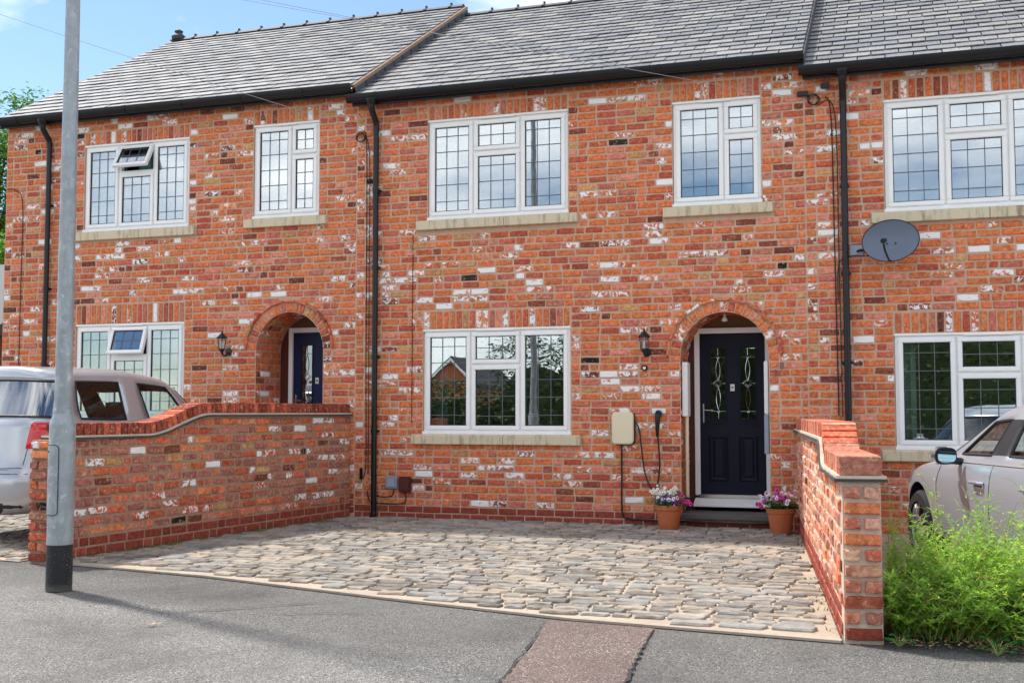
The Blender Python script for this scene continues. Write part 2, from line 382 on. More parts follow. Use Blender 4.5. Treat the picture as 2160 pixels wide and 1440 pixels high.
def minus(iv, cuts):
    for a, b in cuts:
        out = []
        for p, q in iv:
            if b <= p or a >= q: out.append((p, q)); continue
            if a > p: out.append((p, a))
            if b < q: out.append((b, q))
        iv = out
    return iv
def lay(s0, s1, z0, z1, ch, cutf, rng, joint=.0108, hdr=.28, stretcher_only=False):
    """courses of bricks on a face; cutf(za, zb) gives the blocked stretches of a course"""
    out = []; n = max(1, round((z1-z0)/ch)); ch = (z1-z0)/n
    for k in range(n):
        a, b = z0+k*ch, z0+(k+1)*ch
        for p, q in minus([(s0, s1)], cutf(a, b)):
            x = p; first = True
            while q - x > .02:
                l = SL+joint if rng.random() > hdr else HL+joint
                if stretcher_only: l = SL + joint
                if first and (k % 2 or rng.random() < .3): l = HL+joint if not stretcher_only or k % 2 else l
                l *= rng.uniform(.95, 1.05); first = False
                if q - x - l < .07: l = q - x
                if l > .29: l = l/2
                out.append((x + joint/2, x + l - joint/2, a + joint/2, b - joint/2)); x += l
    return out
def face_pieces(bricks, O, U, mix, mat, rng, D=.022, proud=.0, worn=1.0):
    O = Vector(O); U = Vector(U).normalized(); N = Vector((U.y, -U.x, 0)); ang = math.atan2(U.y, U.x); ps = []
    for s0, s1, za, zb in bricks:
        Lb, h = s1-s0, zb-za
        v, sx, sz = a_brick(Lb, h, mix, mat, rng, D, worn)
        c = O + U*((s0+s1)/2) + Vector((0, 0, (za+zb)/2)) + N*(proud + rng.uniform(-.004, .005)*worn) + Vector((0, 0, rng.uniform(-.0025, .0025)*worn))
        M = Matrix.Translation(c) @ Matrix.Rotation(ang, 4, 'Z') @ Matrix.Rotation(rng.uniform(-.018, .018)*worn, 4, 'Y') @ Matrix.Diagonal((sx, 1, sz*rng.uniform(.95, 1.04), 1))
        ps.append((v, M, shows(c, Lb*h)))
    return ps

# ------------------------------------------------------------------ ground
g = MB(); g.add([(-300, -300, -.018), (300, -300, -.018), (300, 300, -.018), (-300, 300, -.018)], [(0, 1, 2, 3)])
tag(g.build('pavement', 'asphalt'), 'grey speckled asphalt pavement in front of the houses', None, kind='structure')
g = MB(); g.add([(-2.14, -6.13, -.008), (-1.42, -6.21, -.008), (-1.36, -6.9, -.008), (-1.27, -7.75, -.008), (-1.1, -9.6, -.008), (-2.2, -9.6, -.008), (-1.86, -7.93, -.008), (-1.98, -7.0, -.008)], [tuple(range(8))])
tag(g.build('pavement_patch', 'red_asphalt'), 'reddish brown tarmac repair strip across the pavement', None, kind='structure')
def ribbon(name, pts, w, z, mat, rng, parent=None):
    mb = MB(); vs = []
    P = []
    for i in range(len(pts)-1):
        a, b = Vector(pts[i]), Vector(pts[i+1]); n = max(2, int((b-a).length/.05))
        P += [a.lerp(b, t/n) for t in range(n)]
    P.append(Vector(pts[-1]))
    for i, p in enumerate(P):
        d = (P[min(i+1, len(P)-1)] - P[max(i-1, 0)]).normalized(); nn = Vector((-d.y, d.x)); e = min(1, 4*min(i, len(P)-1-i)/len(P)+.15)
        j = nn*rng.uniform(-.012, .012); ww = w*rng.uniform(.4, 1.3)*e
        vs += [(p.x+j.x+nn.x*ww, p.y+j.y+nn.y*ww, z), (p.x+j.x-nn.x*ww, p.y+j.y-nn.y*ww, z)]
    mb.add(vs, [(2*i, 2*i+1, 2*i+3, 2*i+2) for i in range(len(P)-1)])
    o = mb.build(name, mat, parent, fix=False); o['kind'] = 'structure'; o['label'] = 'thin dark seam in the asphalt'; return o
rr = random.Random(3)
ribbon('tar_seam', [(-2.14, -6.2), (-2.0, -7.0), (-1.87, -7.93), (-2.2, -9.6)], .008, -.004, 'tar', rr)
ribbon('tar_seam', [(-1.42, -6.25), (-1.36, -6.9), (-1.27, -7.75), (-1.1, -9.6)], .009, -.004, 'tar', rr)
ribbon('tar_seam', [(-4.75, -6.75), (-4.35, -6.45), (-4.0, -6.1), (-3.7, -5.9)], .008, -.007, 'tar', rr)
ribbon('tar_seam', [(-4.1, -6.6), (-3.6, -6.35), (-3.2, -6.25)], .006, -.007, 'tar', rr)

# cobbled drives: joint bed + setts
def in_poly(x, y, P):
    c = False
    for i in range(len(P)):
        (x1, y1), (x2, y2) = P[i], P[i-1]
        if (y1 > y) != (y2 > y) and x < (x2-x1)*(y-y1)/(y2-y1)+x1: c = not c
    return c
SETT_COL = [S(152, 141, 126), S(140, 132, 120), S(164, 151, 134), S(142, 135, 125), S(168, 158, 144), S(156, 150, 142), S(144, 142, 138), S(126, 123, 118), S(150, 148, 142)]
def sett_variant(k):
    rng = random.Random(900+k); n = 10; vs = []; j = rng.uniform(.8, 1.15); c = rng.choice(SETT_COL); col = (c[0]*j, c[1]*j, c[2]*j, 0)
    q = [(-.5, -.5), (-.16, -.5), (.2, -.5), (.5, -.5), (.5, .05), (.5, .5), (.14, .5), (-.2, .5), (-.5, .5), (-.5, -.05)]
    q = [(x*(1-(rng.uniform(.02, .14) if i in (0, 3, 5, 8) else 0))+rng.uniform(-.03, .03), y*(1-rng.uniform(0, .16))+rng.uniform(-.03, .03)) for i, (x, y) in enumerate(q)]
    def ring(sc, sy, z, jz): return [(x*sc, y*sy, z+rng.uniform(-jz, jz)) for x, y in q]
    vs = ring(1.0, 1.0, -.014, 0) + ring(.985, .97, .006, .003) + ring(.93, .84, .0135, .0035) + [(rng.uniform(-.15, .15), rng.uniform(-.1, .1), .0125 + rng.uniform(-.004, .004))]
    fs = [(r*n+i, r*n+(i+1) % n, (r+1)*n+(i+1) % n, (r+1)*n+i) for r in (0, 1) for i in range(n)] + [(2*n+i, 2*n+(i+1) % n, 3*n) for i in range(n)]
    return Variant('sett', vs, fs, col, 'sett')
SETTS = [sett_variant(k) for k in range(48)]
def cobbles(name, label, poly, z, seed, limit, margin=.04):
    rng = random.Random(seed); g = MB(); g.add([(x, y, z) for x, y in poly], [tuple(range(len(poly)))]); d = g.build(name, 'joint_sand'); tag(d, label, None, kind='structure')
    ps = []; x0 = min(p[0] for p in poly); x1 = max(p[0] for p in poly); y = min(p[1] for p in poly); ytop = max(p[1] for p in poly)
    while y < ytop:
        w = rng.uniform(.12, .165); x = x0 + rng.uniform(-.3, 0)
        while x < x1:
            l = rng.choice((rng.uniform(.14, .22), rng.uniform(.20, .30), rng.uniform(.24, .36))); cx, cy = x+l/2, y+w/2 + .03*math.sin(cx*1.3+y) if False else y+w/2
            cy += .035*math.sin(cx*.9 + y*.8)
            if all(in_poly(cx+a*(l*.36), cy+b*(w*.45), poly) for a in (-1, 1) for b in (-1, 1)):
                v = rng.choice(SETTS)
                M = Matrix.Translation((cx, cy, z + rng.uniform(-.004, .004))) @ Matrix.Rotation(rng.uniform(-.05, .05), 4, 'Z') @ Matrix.Rotation(rng.uniform(-.02, .02), 4, 'X') @ Matrix.Diagonal(((l-rng.uniform(.006, .03)), (w-rng.uniform(.004, .03)), 1.3, 1))
                ps.append((v, M, shows((cx, cy, z), l*w*.3*(1/ max(.3, (Vector((cx, cy, z))-CAM).length)))))
            x += l
        y += w
    emit('sett', 'worn_setts', ps, d, limit)
    return d
DRIVE = [(-6.58, 0.05), (-7.14, -4.78), (-5.36, -5.15), (-3.45, -5.70), (-2.0, -6.07), (-1.06, -6.19), (-.29, -6.28), (-1.0, 0.05)]
cobbles('driveway', 'worn cobbled driveway with pale sandy joints between the two garden walls', DRIVE, 0.0, 11, 300)
LDRIVE = [(-12.6, .05), (-12.6, -4.2), (-9.5, -4.6), (-7.52, -4.86), (-7.0, .05)]
cobbles('driveway', 'cobbled driveway of the neighbouring house under the silver car', LDRIVE, -.009, 12, 60)
RDRIVE = [(-.72, .05), (-.05, -6.0), (1.6, -6.1), (5.5, -6.3), (5.5, .05)]
g = MB(); g.add([(x, y, -.004) for x, y in RDRIVE], [tuple(range(5))]); tag(g.build('driveway', 'joint_sand'), 'driveway beyond the right hand garden wall', None, kind='structure')
k = MB(); E_ = [(-7.14, -4.86), (-5.36, -5.17), (-3.45, -5.73), (-2.0, -6.10), (-1.06, -6.22), (-.29, -6.31)]
for i in range(len(E_)-1):
    (a, b), (c, d) = E_[i], E_[i+1]; k.add([(a, b, -.012), (c, d, -.012), (c, d, .003), (a, b, .003), (a+.005, b+.045, .004), (c+.005, d+.045, .004)], [(0, 1, 2, 3), (3, 2, 5, 4)])
tag(k.build('drive_edging', 'joint_sand'), 'pale mortar edge strip along the front of the cobbled driveway', None, kind='structure')

# ------------------------------------------------------------------ houses
CH = .0885
def window(house, x0, x1, z0, z1, three=True, vent_open=0.0, sill=True, curtains=(), rng=random.Random(5)):
    yf = .03; F = MB(); ft = .048
    F.box(x0, x1, yf, yf+.07, z1-ft, z1); F.box(x0, x1, yf, yf+.07, z0, z0+ft)
    F.box(x0, x0+ft, yf, yf+.07, z0+ft, z1-ft); F.box(x1-ft, x1, yf, yf+.07, z0+ft, z1-ft)
    w = x1-x0; h = z1-z0
    cols = [(x0+ft-.012, x0+w*.325), (x0+w*.335, x0+w*.662), (x0+w*.672, x1-ft+.012)] if three else [(x0+ft-.012, x0+w*.575), (x0+w*.59, x1-ft+.012)]
    for i in range(len(cols)-1): F.box((cols[i][1]+cols[i+1][0])/2-.028, (cols[i][1]+cols[i+1][0])/2+.028, yf+.004, yf+.066, z0+ft, z1-ft)
    zt = z0 + h*.655; mid = 1
    F.box(cols[mid][0]-.01, cols[mid][1]+.01, yf+.006, yf+.064, zt-.028, zt+.028)
    fr = F.build('window', 'upvc', house, bevel=.004)
    c = MB(); c.box(x0-.012, x1+.012, -.012, yf+.02, z0-.022, z0+.014); c.build('cill', 'upvc', fr, bevel=.004)
    c = MB(); c.box(x0-.004, x1+.004, yf-.028, yf-.002, z1-.018, z1+.006); c.build('head_strip', 'upvc', fr, bevel=.003)
    cx = (cols[mid][0]+cols[mid][1])/2; q = w*.13 if three else w*.16; cc = cx if three else x0+w*.5
    c = MB(); c.box(cc-q, cc+q, yf-.034, yf-.029, z1-.026, z1-.006); c.build('trickle_vent', 'upvc', fr, bevel=.002)
    tall = (.107, .293, .489, .685, .883)
    lights = [(cols[0], z0+ft-.012, z1-ft+.006, 2, tall, 0)]
    if three: lights.append((cols[2], z0+ft-.012, z1-ft+.006, 2, tall, 0))
    lights.append((cols[mid], z0+ft-.012, zt-.012, 2 if three else 1, (.18, .475, .83) if three else (.27, .5, .8), 0))
    lights.append((cols[mid], zt+.012, z1-ft+.006, 2 if three else 1, (.5,), vent_open))
    for (a, b), c0, c1, nv, hs, ang in lights:
        sf = .052; ys = yf-.022
        R = (Matrix.Translation((0, ys+.02, c1)) @ Matrix.Rotation(-ang, 4, 'X') @ Matrix.Translation((0, -ys-.02, -c1))) if ang else Matrix()
        def put(mb, name, mat, **kw):
            mb.v = [tuple(R @ Vector(p)) for p in mb.v]; return mb.build(name, mat, fr, **kw)
        s = MB(); d = ys+.055
        s.box(a, b, ys, d, c1-sf, c1); s.box(a, b, ys, d, c0, c0+sf); s.box(a, a+sf, ys, d, c0+sf, c1-sf); s.box(b-sf, b, ys, d, c0+sf, c1-sf)
        put(s, 'sash', 'upvc', bevel=.007)
        ia, ib, ja, jb = a+sf, b-sf, c0+sf, c1-sf
        s = MB(); e = .009
        s.box(ia, ib, ys+.012, ys+.03, jb-e, jb+.002); s.box(ia, ib, ys+.012, ys+.03, ja-.002, ja+e); s.box(ia-.002, ia+e, ys+.012, ys+.03, ja+e, jb-e); s.box(ib-e, ib+.002, ys+.012, ys+.03, ja+e, jb-e)
        put(s, 'gasket', 'rubber')
        s = MB(); s.box(ia-.004, ib+.004, ys+.024, ys+.030, ja-.004, jb+.004); put(s, 'pane', 'window_glass')
        s = MB(); lw = .0045
        for i in range(1, nv+1):
            xx = ia+(ib-ia)*i/(nv+1); s.box(xx-lw, xx+lw, ys+.0195, ys+.0232, ja, jb)
        for t in hs:
            zz = jb-(jb-ja)*t; s.box(ia, ib, ys+.0185, ys+.0225, zz-lw, zz+lw)
        put(s, 'leading', 'lead')
    # room behind
    r = MB(); y1, y2 = yf+.075, 1.9
    r.add([(x0-.6, y2, z0-.5), (x1+.6, y2, z0-.5), (x1+.6, y2, z1+.2), (x0-.6, y2, z1+.2), (x0-.6, y1, z0-.5), (x1+.6, y1, z0-.5), (x1+.6, y1, z1+.2), (x0-.6, y1, z1+.2)],
          [(0, 1, 2, 3), (0, 4, 7, 3), (1, 2, 6, 5), (0, 1, 5, 4), (3, 7, 6, 2)])
    r.add([(x0-.6, y1, z0-.5), (x1+.6, y1, z0-.5), (x1+.6, y1, z0+.02), (x0-.6, y1, z0+.02), (x0-.6, y1, z1+.2), (x0-.6, y1, z1-.02), (x1+.6, y1, z1-.02), (x1+.6, y1, z1+.2), (x0+.02, y1, z0+.02), (x0+.02, y1, z1-.02), (x1-.02, y1, z0+.02), (x1-.02, y1, z1-.02)],
          [(0, 1, 2, 3), (4, 5, 6, 7), (3, 8, 9, 5), (10, 2, 6, 11)])
    r.build('room_lining', 'room', fr, fix=False)
    for ca, cb, mat in curtains:
        m = MB(); n = int((cb-ca)/.02)+2; vs = []
        for i in range(n):
            xx = ca+(cb-ca)*i/(n-1); yy = .17+.022*math.sin(i*1.1)+.01*math.sin(i*2.7)
            vs += [(xx, yy, z0+.01), (xx, yy, z1-.01)]
        m.add(vs, [(2*i, 2*i+2, 2*i+3, 2*i+1) for i in range(n-1)]); m.build('curtain', mat, fr, smooth=True, fix=False)
    if sill:
        xm = x0 + w*.56 if three else None
        for a, b in (((x0-.15, xm-.003), (xm+.003, x1+.13)) if three else ((x0-.12, x1+.13),)):
            c = MB(); c.add([(x, y, z) for x in (a, b) for y, z in ((-.055, z0-.145), (.06, z0-.145), (.06, z0-.02), (-.03, z0-.024), (-.055, z0-.034))],
                            [(0, 1, 2, 3, 4), (9, 8, 7, 6, 5)] + [(i, (i+1) % 5, 5+(i+1) % 5, 5+i) for i in range(5)])
            c.build('stone_sill', 'sill_stone', fr, bevel=.005)
    return fr

def arch_door(house, wall, xl, xr, spring, zf, dz0, dz1, mat, seed, slab_x, depth=.62):
    """recessed doorway: lined recess with brick jambs, ring of voussoirs, door set"""
    rng = random.Random(seed); r = (xr-xl)/2; cx = (xl+xr)/2
    # jamb bricks
    ps = face_pieces(lay(-depth, -.024, zf, spring, CH, lambda a, b: [], rng, hdr=.5), (xl, 0, 0), (0, -1, 0), HOUSE_MIX, 'brick', rng)
    # facing +x means U = (0,1,0)
    ps = face_pieces(lay(.024, depth, zf, spring, CH, lambda a, b: [], rng, hdr=.5), (xl, 0, 0), (0, 1, 0), HOUSE_MIX, 'brick', rng, proud=-.004)
    ps += face_pieces(lay(-depth, -.024, zf, spring, CH, lambda a, b: [], rng, hdr=.5), (xr, 0, 0), (0, -1, 0), HOUSE_MIX, 'brick', rng, proud=-.004)
    # soffit bricks
    n = 17
    for kk in range(n):
        a = PI*(kk+.5)/n; yy = .024; row = 0
        while yy < depth-.02:
            l = min(rng.choice((HL, SL)), depth-yy)
            if l < .05: break
            v, sx, sz = a_brick(l, PI*r/n-.011, HOUSE_MIX, 'brick', rng)
            p = Vector((cx+math.cos(a)*(r+.004), yy+l/2, spring+math.sin(a)*(r+.004)))
            M = Matrix.Translation(p) @ Matrix.Rotation(-(a+PI/2), 4, 'Y') @ Matrix.Rotation(-PI/2, 4, 'X') @ Matrix.Rotation(PI/2, 4, 'Y') @ Matrix.Diagonal((sx, 1, sz, 1))
            # local -y must point to the arch centre
            X = Vector((0, 1, 0)); Yl = Vector((math.cos(a), 0, math.sin(a))); Zl = X.cross(Yl)
            M = Matrix((X*sx, Yl, Zl*sz)).transposed().to_4x4(); M.translation = p
            ps.append((v, M, shows(p, l*.05))); yy += l+.011
    emit('jamb_brick', 'jamb_bricks', ps, wall, 300)
    # voussoirs on the face
    ps = []; n = 19; rm = r+.062
    for kk in range(n):
        a = PI*(kk+.5)/n; v, sx, sz = a_brick(.118, PI*rm/n-.012, HOUSE_MIX, 'brick', rng)
        Xl = Vector((math.cos(a), 0, math.sin(a))); Yl = Vector((0, 1, 0)); Zl = Xl.cross(Yl)
        p = Vector((cx, -.004+rng.uniform(-.003, .003), spring)) + Xl*rm
        M = Matrix((Xl*sx, Yl, Zl*sz)).transposed().to_4x4(); M.translation = p; ps.append((v, M, shows(p, .01)))
    emit('arch_brick', 'arch_bricks', ps, wall, 300)
    # projecting hood course of thin bricks
    ps = []; n = 11; rh = r+.145
    for kk in range(n):
        a = PI*(kk+.5)/n; l = PI*rh/n-.006; v, sx, sz = a_brick(l, .035, HOUSE_MIX, 'brick', rng, D=.06)
        Zl = Vector((math.cos(a), 0, math.sin(a))); Yl = Vector((0, 1, 0)); Xl = Yl.cross(Zl)
        p = Vector((cx, -.034, spring)) + Zl*rh; M = Matrix((Xl*sx, Yl, Zl*sz)).transposed().to_4x4(); M.translation = p; ps.append((v, M, shows(p, .01)))
    emit('hood_brick', 'hood_bricks', ps, wall, 300)
    # recess lining
    R = MB(); n = 20; prof = [(xl, zf)] + [(cx-(r+.016)*math.cos(PI*i/n), spring+(r+.016)*math.sin(PI*i/n)) for i in range(n+1)] + [(xr, zf)]
    prof[0] = (xl-.016, zf); prof[-1] = (xr+.016, zf)
    vs = [(x, .006, z) for x, z in prof] + [(x, depth+.1, z) for x, z in prof]; m = len(prof)
    R.add(vs, [(i, i+1, m+i+1, m+i) for i in range(m-1)]); R.build('recess_lining', 'mortar', wall, fix=False)
    # tympanum
    T = MB(); T.box(xl-.02, xr+.02, depth+.03, depth+.09, dz1+.06, spring+r+.03); T.build('tympanum', 'wood', wall)
    T = MB(); T.box(xl-.02, slab_x[0]-.055, depth+.012, depth+.09, zf, dz1+.06); T.box(slab_x[1]+.055, xr+.02, depth+.012, depth+.09, zf, dz1+.06); T.build('frame_packing', 'brown_plastic', wall)
    # door set
    y = depth; a, b = slab_x; D = MB(); fw = .062
    D.box(a-fw, a, y-.03, y+.05, dz0, dz1+.065); D.box(b, b+fw, y-.03, y+.05, dz0, dz1+.065); D.box(a, b, y-.03, y+.05, dz1, dz1+.065)
    door = D.build('door', 'upvc', house, bevel=.005)
    g0 = dz0+(dz1-dz0)*.462; g1 = dz0+(dz1-dz0)*.917; W = b-a; lx = [(a+W*.145, a+W*.415), (a+W*.60, a+W*.865)]
    s = MB(); ya, yb = y+.004, y+.046
    for p, q in ((a, lx[0][0]), (lx[0][1], lx[1][0]), (lx[1][1], b)): s.box(p+.0015, q-.0015, ya, yb, dz0+.004, dz1-.003)
    for p, q in lx: s.box(p-.0015, q+.0015, ya, yb, dz0+.004, g0); s.box(p-.0015, q+.0015, ya, yb, g1, dz1-.003)
    s.build('door_leaf', mat, door)
    for p, q in lx:
        s = MB(); bw = .017
        for (u0, u1, w0, w1) in ((p, q, g1-bw, g1), (p, q, g0, g0+bw), (p, p+bw, g0+bw, g1-bw), (q-bw, q, g0+bw, g1-bw)): s.box(u0, u1, ya-.012, ya+.02, w0, w1)
        s.build('glazing_bead', mat, door, bevel=.005)
        s = MB(); s.box(p, q, ya+.014, ya+.02, g0, g1); s.build('door_pane', 'door_glass', door)
        s = MB(); mx = (p+q)/2; hh = g1-g0; yy = ya+.010; t = .0035
        def line(*pp): s.tube([(x, yy, z) for x, z in pp], t, 5)
        line((mx, g0), (mx, g0+hh*.1)); line((mx, g1), (mx, g1-hh*.12)); line((p, g1-hh*.145), (q, g1-hh*.145)); line((p, g0+hh*.12), (q, g0+hh*.12)); line((p, g0+hh*.5), (mx-.06, g0+hh*.5)); line((q, g0+hh*.5), (mx+.06, g0+hh*.5))
        for zc in (g1-hh*.145, g0+hh*.12): line(*[(mx+.014*math.cos(t_), zc+.014*math.sin(t_)) for t_ in np.linspace(0, 2*PI, 9)])
        for sgn in (-1, 1):
            line(*[(mx+sgn*.026*math.sin(PI*t_), g1-hh*.16-hh*.31*t_) for t_ in np.linspace(0, 1, 9)]); line(*[(mx+sgn*.026*math.sin(PI*t_), g0+hh*.14+hh*.31*t_) for t_ in np.linspace(0, 1, 9)])
            line((mx, g0+hh*.44), (mx+sgn*.06, g0+hh*.5), (mx, g0+hh*.56)); line((mx, g0+hh*.46), (mx+sgn*.03, g0+hh*.5), (mx, g0+hh*.54))
        s.build('leading', 'chrome', door)
        s = MB(); s.box(p-.012, q+.012, ya-.022, ya, g0-.045, g0-.02); s.build('glazing_ledge', mat, door, bevel=.006)
        k0, k1 = dz0+(dz1-dz0)*.085, dz0+(dz1-dz0)*.37; s = MB()
        for (i0, o0, i1, o1) in ((0, .0, .022, -.013), (.022, -.013, .05, -.004), (.05, -.004, .07, -.014)):
            A = [(p+i0-.01, k0+i0), (q-i0+.01, k0+i0), (q-i0+.01, k1-i0), (p+i0-.01, k1-i0)]; B = [(p+i1-.01, k0+i1), (q-i1+.01, k0+i1), (q-i1+.01, k1-i1), (p+i1-.01, k1-i1)]
            s.add([(x, ya+o0, z) for x, z in A] + [(x, ya+o1, z) for x, z in B], [(i, (i+1) % 4, 4+(i+1) % 4, 4+i) for i in range(4)])
        s.add([(x, ya-.014, z) for x, z in B], [(0, 1, 2, 3)]); s.build('raised_panel', mat, door)
    s = MB(); hz = dz0+(dz1-dz0)*.505; s.box(a+.03, a+.058, ya-.012, ya, hz-.12, hz+.12); s.build('handle_plate', 'chrome', door, bevel=.006)
    s = MB(); s.tube([(a+.044, ya-.01, hz+.04), (a+.044, ya-.05, hz+.04), (a+.17, ya-.052, hz+.035)], .009, 8); s.build('door_handle', 'chrome', door, smooth=True)
    s = MB(); s.box(a+W/2-.026, a+W/2+.026, ya-.008, ya, dz0+1.26, dz0+1.345); s.build('number_plate', 'white_paint', door, bevel=.003)
    s = MB(); s.lathe([(.001, -.012), (.012, -.01), (.014, .004), (.009, .012), (.001, .014)], M=Matrix.Translation((a+W/2, ya-.014, dz0+1.305)), n=10); s.build('knocker', 'chrome', door, smooth=True)
    s = MB(); s.box(a-.02, b+.02, y-.045, y+.02, dz0-.03, dz0+.012); s.build('threshold', 'chrome', door, bevel=.004)
    s = MB(); s.add([(x, yy, z) for x in (a-fw, b+fw) for yy, z in ((y-.03, dz0-.032), (y-.2, dz0-.09), (y-.2, dz0-.125), (y+.04, dz0-.125), (y+.04, dz0-.032))], [(0, 1, 2, 3, 4), (9, 8, 7, 6, 5)] + [(i, (i+1) % 5, 5+(i+1) % 5, 5+i) for i in range(5)])
    s.build('door_cill', 'upvc', door, bevel=.004)
    s = MB(); s.add([(a, y+.5, dz0), (b, y+.5, dz0), (b, y+.5, dz1), (a, y+.5, dz1), (a, y+.05, dz0), (b, y+.05, dz0), (b, y+.05, dz1), (a, y+.05, dz1)], [(0, 1, 2, 3), (0, 1, 5, 4), (3, 2, 6, 7), (0, 4, 7, 3), (1, 5, 6, 2)]); s.build('hall_lining', 'room', door, fix=False)
    return door

def make_house(name, label, X0, X1, dz, ze, zr, wins, arch, seed, plinth, slate_seed, jointx=None):
    """dz: how far this house steps up or down from the middle one"""
    rng = random.Random(seed); H = thing(name, label, 'house', ((X0+X1)/2, 0, 0), 'stepped brick terrace')
    ztop = ze + .06; che = (ztop-.02-plinth)/round((ztop-.02-plinth)/CH)
    for w in wins: w['soldier'] = plinth+round((w.get('soldier', w['box'][3]+.27)-plinth)/che)*che-.004; w['soldier'] += che if w['soldier']-w['box'][3] < .19 else 0
    rects = []
    for w in wins:
        a, b, c, d = w['box']; sold = w.get('soldier', d+.27); rects.append((a-.004, b+.004, c-.03, d+.005)); 
    cuts_r = list(rects)
    for w in wins:
        a, b, c, d = w['box']; st = w.get('soldier', d+.27)
        cuts_r.append((a-.01, b+.01, d+.004, st)); three = w.get('three', True)
        cuts_r.append((a-.155 if three else a-.125, b+.135, c-.15, c-.02))
    if arch:
        axl, axr, spring, zf = arch['xl'], arch['xr'], arch['spring'], arch['zf']; acx = (axl+axr)/2; ar = (axr-axl)/2
    def cutf(a, b):
        c = [(p, q) for p, q, r, s in cuts_r if r < b-.03 and s > a+.03]
        if arch:
            if a < spring-.02: c.append((axl-.0, axr+.0))
            else:
                R = ar+.128; zz = min(abs(a-spring), abs(b-spring)) if b > spring else 0
                if zz < R: h = math.sqrt(R*R-zz*zz); c.append((acx-h, acx+h))
        return c
    # backing of mortar, with the openings left out
    B = MB(); ym = .0075
    allr = rects + ([(axl, axr, zf, spring)] if arch else [])
    xs = sorted({X0, X1} | {v for r in allr for v in r[:2]} | ({acx-ar-.0, acx+ar} if arch else set())); zs = sorted({-.15, ztop} | {v for r in allr for v in r[2:]} | ({spring, spring+ar} if arch else set()))
    for i in range(len(xs)-1):
        for j in range(len(zs)-1):
            xm, zm = (xs[i]+xs[i+1])/2, (zs[j]+zs[j+1])/2
            if any(r[0] < xm < r[1] and r[2] < zm < r[3] for r in allr): continue
            if arch and axl < xm < axr and spring < zm < spring+ar: continue
            B.add([(xs[i], ym, zs[j]), (xs[i+1], ym, zs[j]), (xs[i+1], ym, zs[j+1]), (xs[i], ym, zs[j+1])], [(0, 1, 2, 3)])
    if arch:
        n = 16
        for i in range(n):
            t0, t1 = PI*i/n, PI*(i+1)/n; p0 = (acx-ar*math.cos(t0), spring+ar*math.sin(t0)); p1 = (acx-ar*math.cos(t1), spring+ar*math.sin(t1))
            B.add([(p0[0], ym, p0[1]), (p1[0], ym, p1[1]), (p1[0], ym, spring+ar), (p0[0], ym, spring+ar)], [(0, 1, 2, 3)])
    for a, b, c, d in rects:      # window reveals
        for q in (((a, c), (a, d)), ((b, c), (b, d)), ((a, d), (b, d)), ((a, c), (b, c))):
            (u, v), (u2, v2) = q; B.add([(u, ym, v), (u2, ym, v2), (u2, .11, v2), (u, .11, v)], [(0, 1, 2, 3)])
    wall = B.build('wall', 'mortar', H, fix=False)
    # bricks
    br = lay(X0, X1, plinth, ztop-.02, CH, cutf, rng)
    ps = face_pieces(br, (0, 0, 0), (1, 0, 0), HOUSE_MIX, 'brick', rng)
    emit('brick', 'brickwork', ps, wall, 300)
    pb = lay(X0, X1, plinth-3*CH, plinth, CH, lambda a, b: [(axl-.0, axr+.0)] if arch and b > zf-.03 else [], rng, joint=.012, stretcher_only=True)
    emit('plinth_brick', 'plinth_bricks', face_pieces(pb, (0, 0, 0), (1, 0, 0), PLINTH_MIX, 'plinth_brick', rng, proud=.004, worn=.3), wall, 80)
    for w in wins:                # soldier courses above the openings
        a, b, c, d = w['box']; st = w.get('soldier', d+.27); n = max(3, round((b-a)/.087)); pw = (b-a)/n; ps = []
        for i in range(n):
            x = a+pw*(i+.5); v, sx, sz = a_brick(st-d-.02, pw-.011, HOUSE_MIX, 'brick', rng)
            M = Matrix.Translation((x, -.001+rng.uniform(-.003, .003), (d+st)/2)) @ Matrix.Rotation(PI/2 + rng.uniform(-.01, .01), 4, 'Y') @ Matrix.Diagonal((sx, 1, sz, 1)); ps.append((v, M, 1))
        emit('lintel_brick', 'lintel_bricks', ps, wall, 300)
    for w in wins:
        window(H, *w['box'], three=w.get('three', True), vent_open=w.get('vent', 0), curtains=w.get('curtains', ()))
    if arch:
        arch_door(H, wall, axl, axr, spring, zf, arch['dz0'], arch['dz1'], arch['mat'], seed+1, arch['slab'], arch.get('depth', .62))
        s = MB(); s.box(axl-.03, axr+.03, -.10, .6, zf-.055, zf); s.build('doorstep', 'step_slate', H, bevel=.008)
    # roof
    eY, eZ = -.17, ze+.125; rY = 4.0; k = (zr-eZ)/(rY-eY); sl = math.hypot(rY-eY, zr-eZ); th = math.atan(k)
    R = MB(); up = Vector((0, math.cos(th), math.sin(th))); nn = Vector((0, -math.sin(th), math.cos(th)))
    a0 = Vector((0, eY, eZ))-nn*.03
    def rp(x, t, o=0): return Vector((x, 0, 0)) + a0 + up*t + nn*o
    R.add([rp(X0, .02), rp(X1, .02), rp(X1, sl), rp(X0, sl), rp(X0, .02, -.05), rp(X1, .02, -.05), rp(X1, sl, -.05), rp(X0, sl, -.05)], [(0, 1, 2, 3), (4, 7, 6, 5), (0, 4, 5, 1), (0, 3, 7, 4), (1, 5, 6, 2)])
    R.add([(X0, 8.2, eZ), (X1, 8.2, eZ), (X1, 4.0, zr-.03), (X0, 4.0, zr-.03)], [(0, 1, 2, 3)])
    roof = R.build('roof', 'fascia', H)
    B2 = MB(); B2.add([(X0, 8.0, 0), (X1, 8.0, 0), (X1, 8.0, eZ), (X0, 8.0, eZ)], [(0, 1, 2, 3)])
    for X in (X0+.004, X1-.004): B2.add([(X, .02, 0), (X, 8, 0), (X, 8, eZ), (X, 4, zr-.1), (X, .02, eZ-.05)], [(0, 1, 2, 3, 4)])
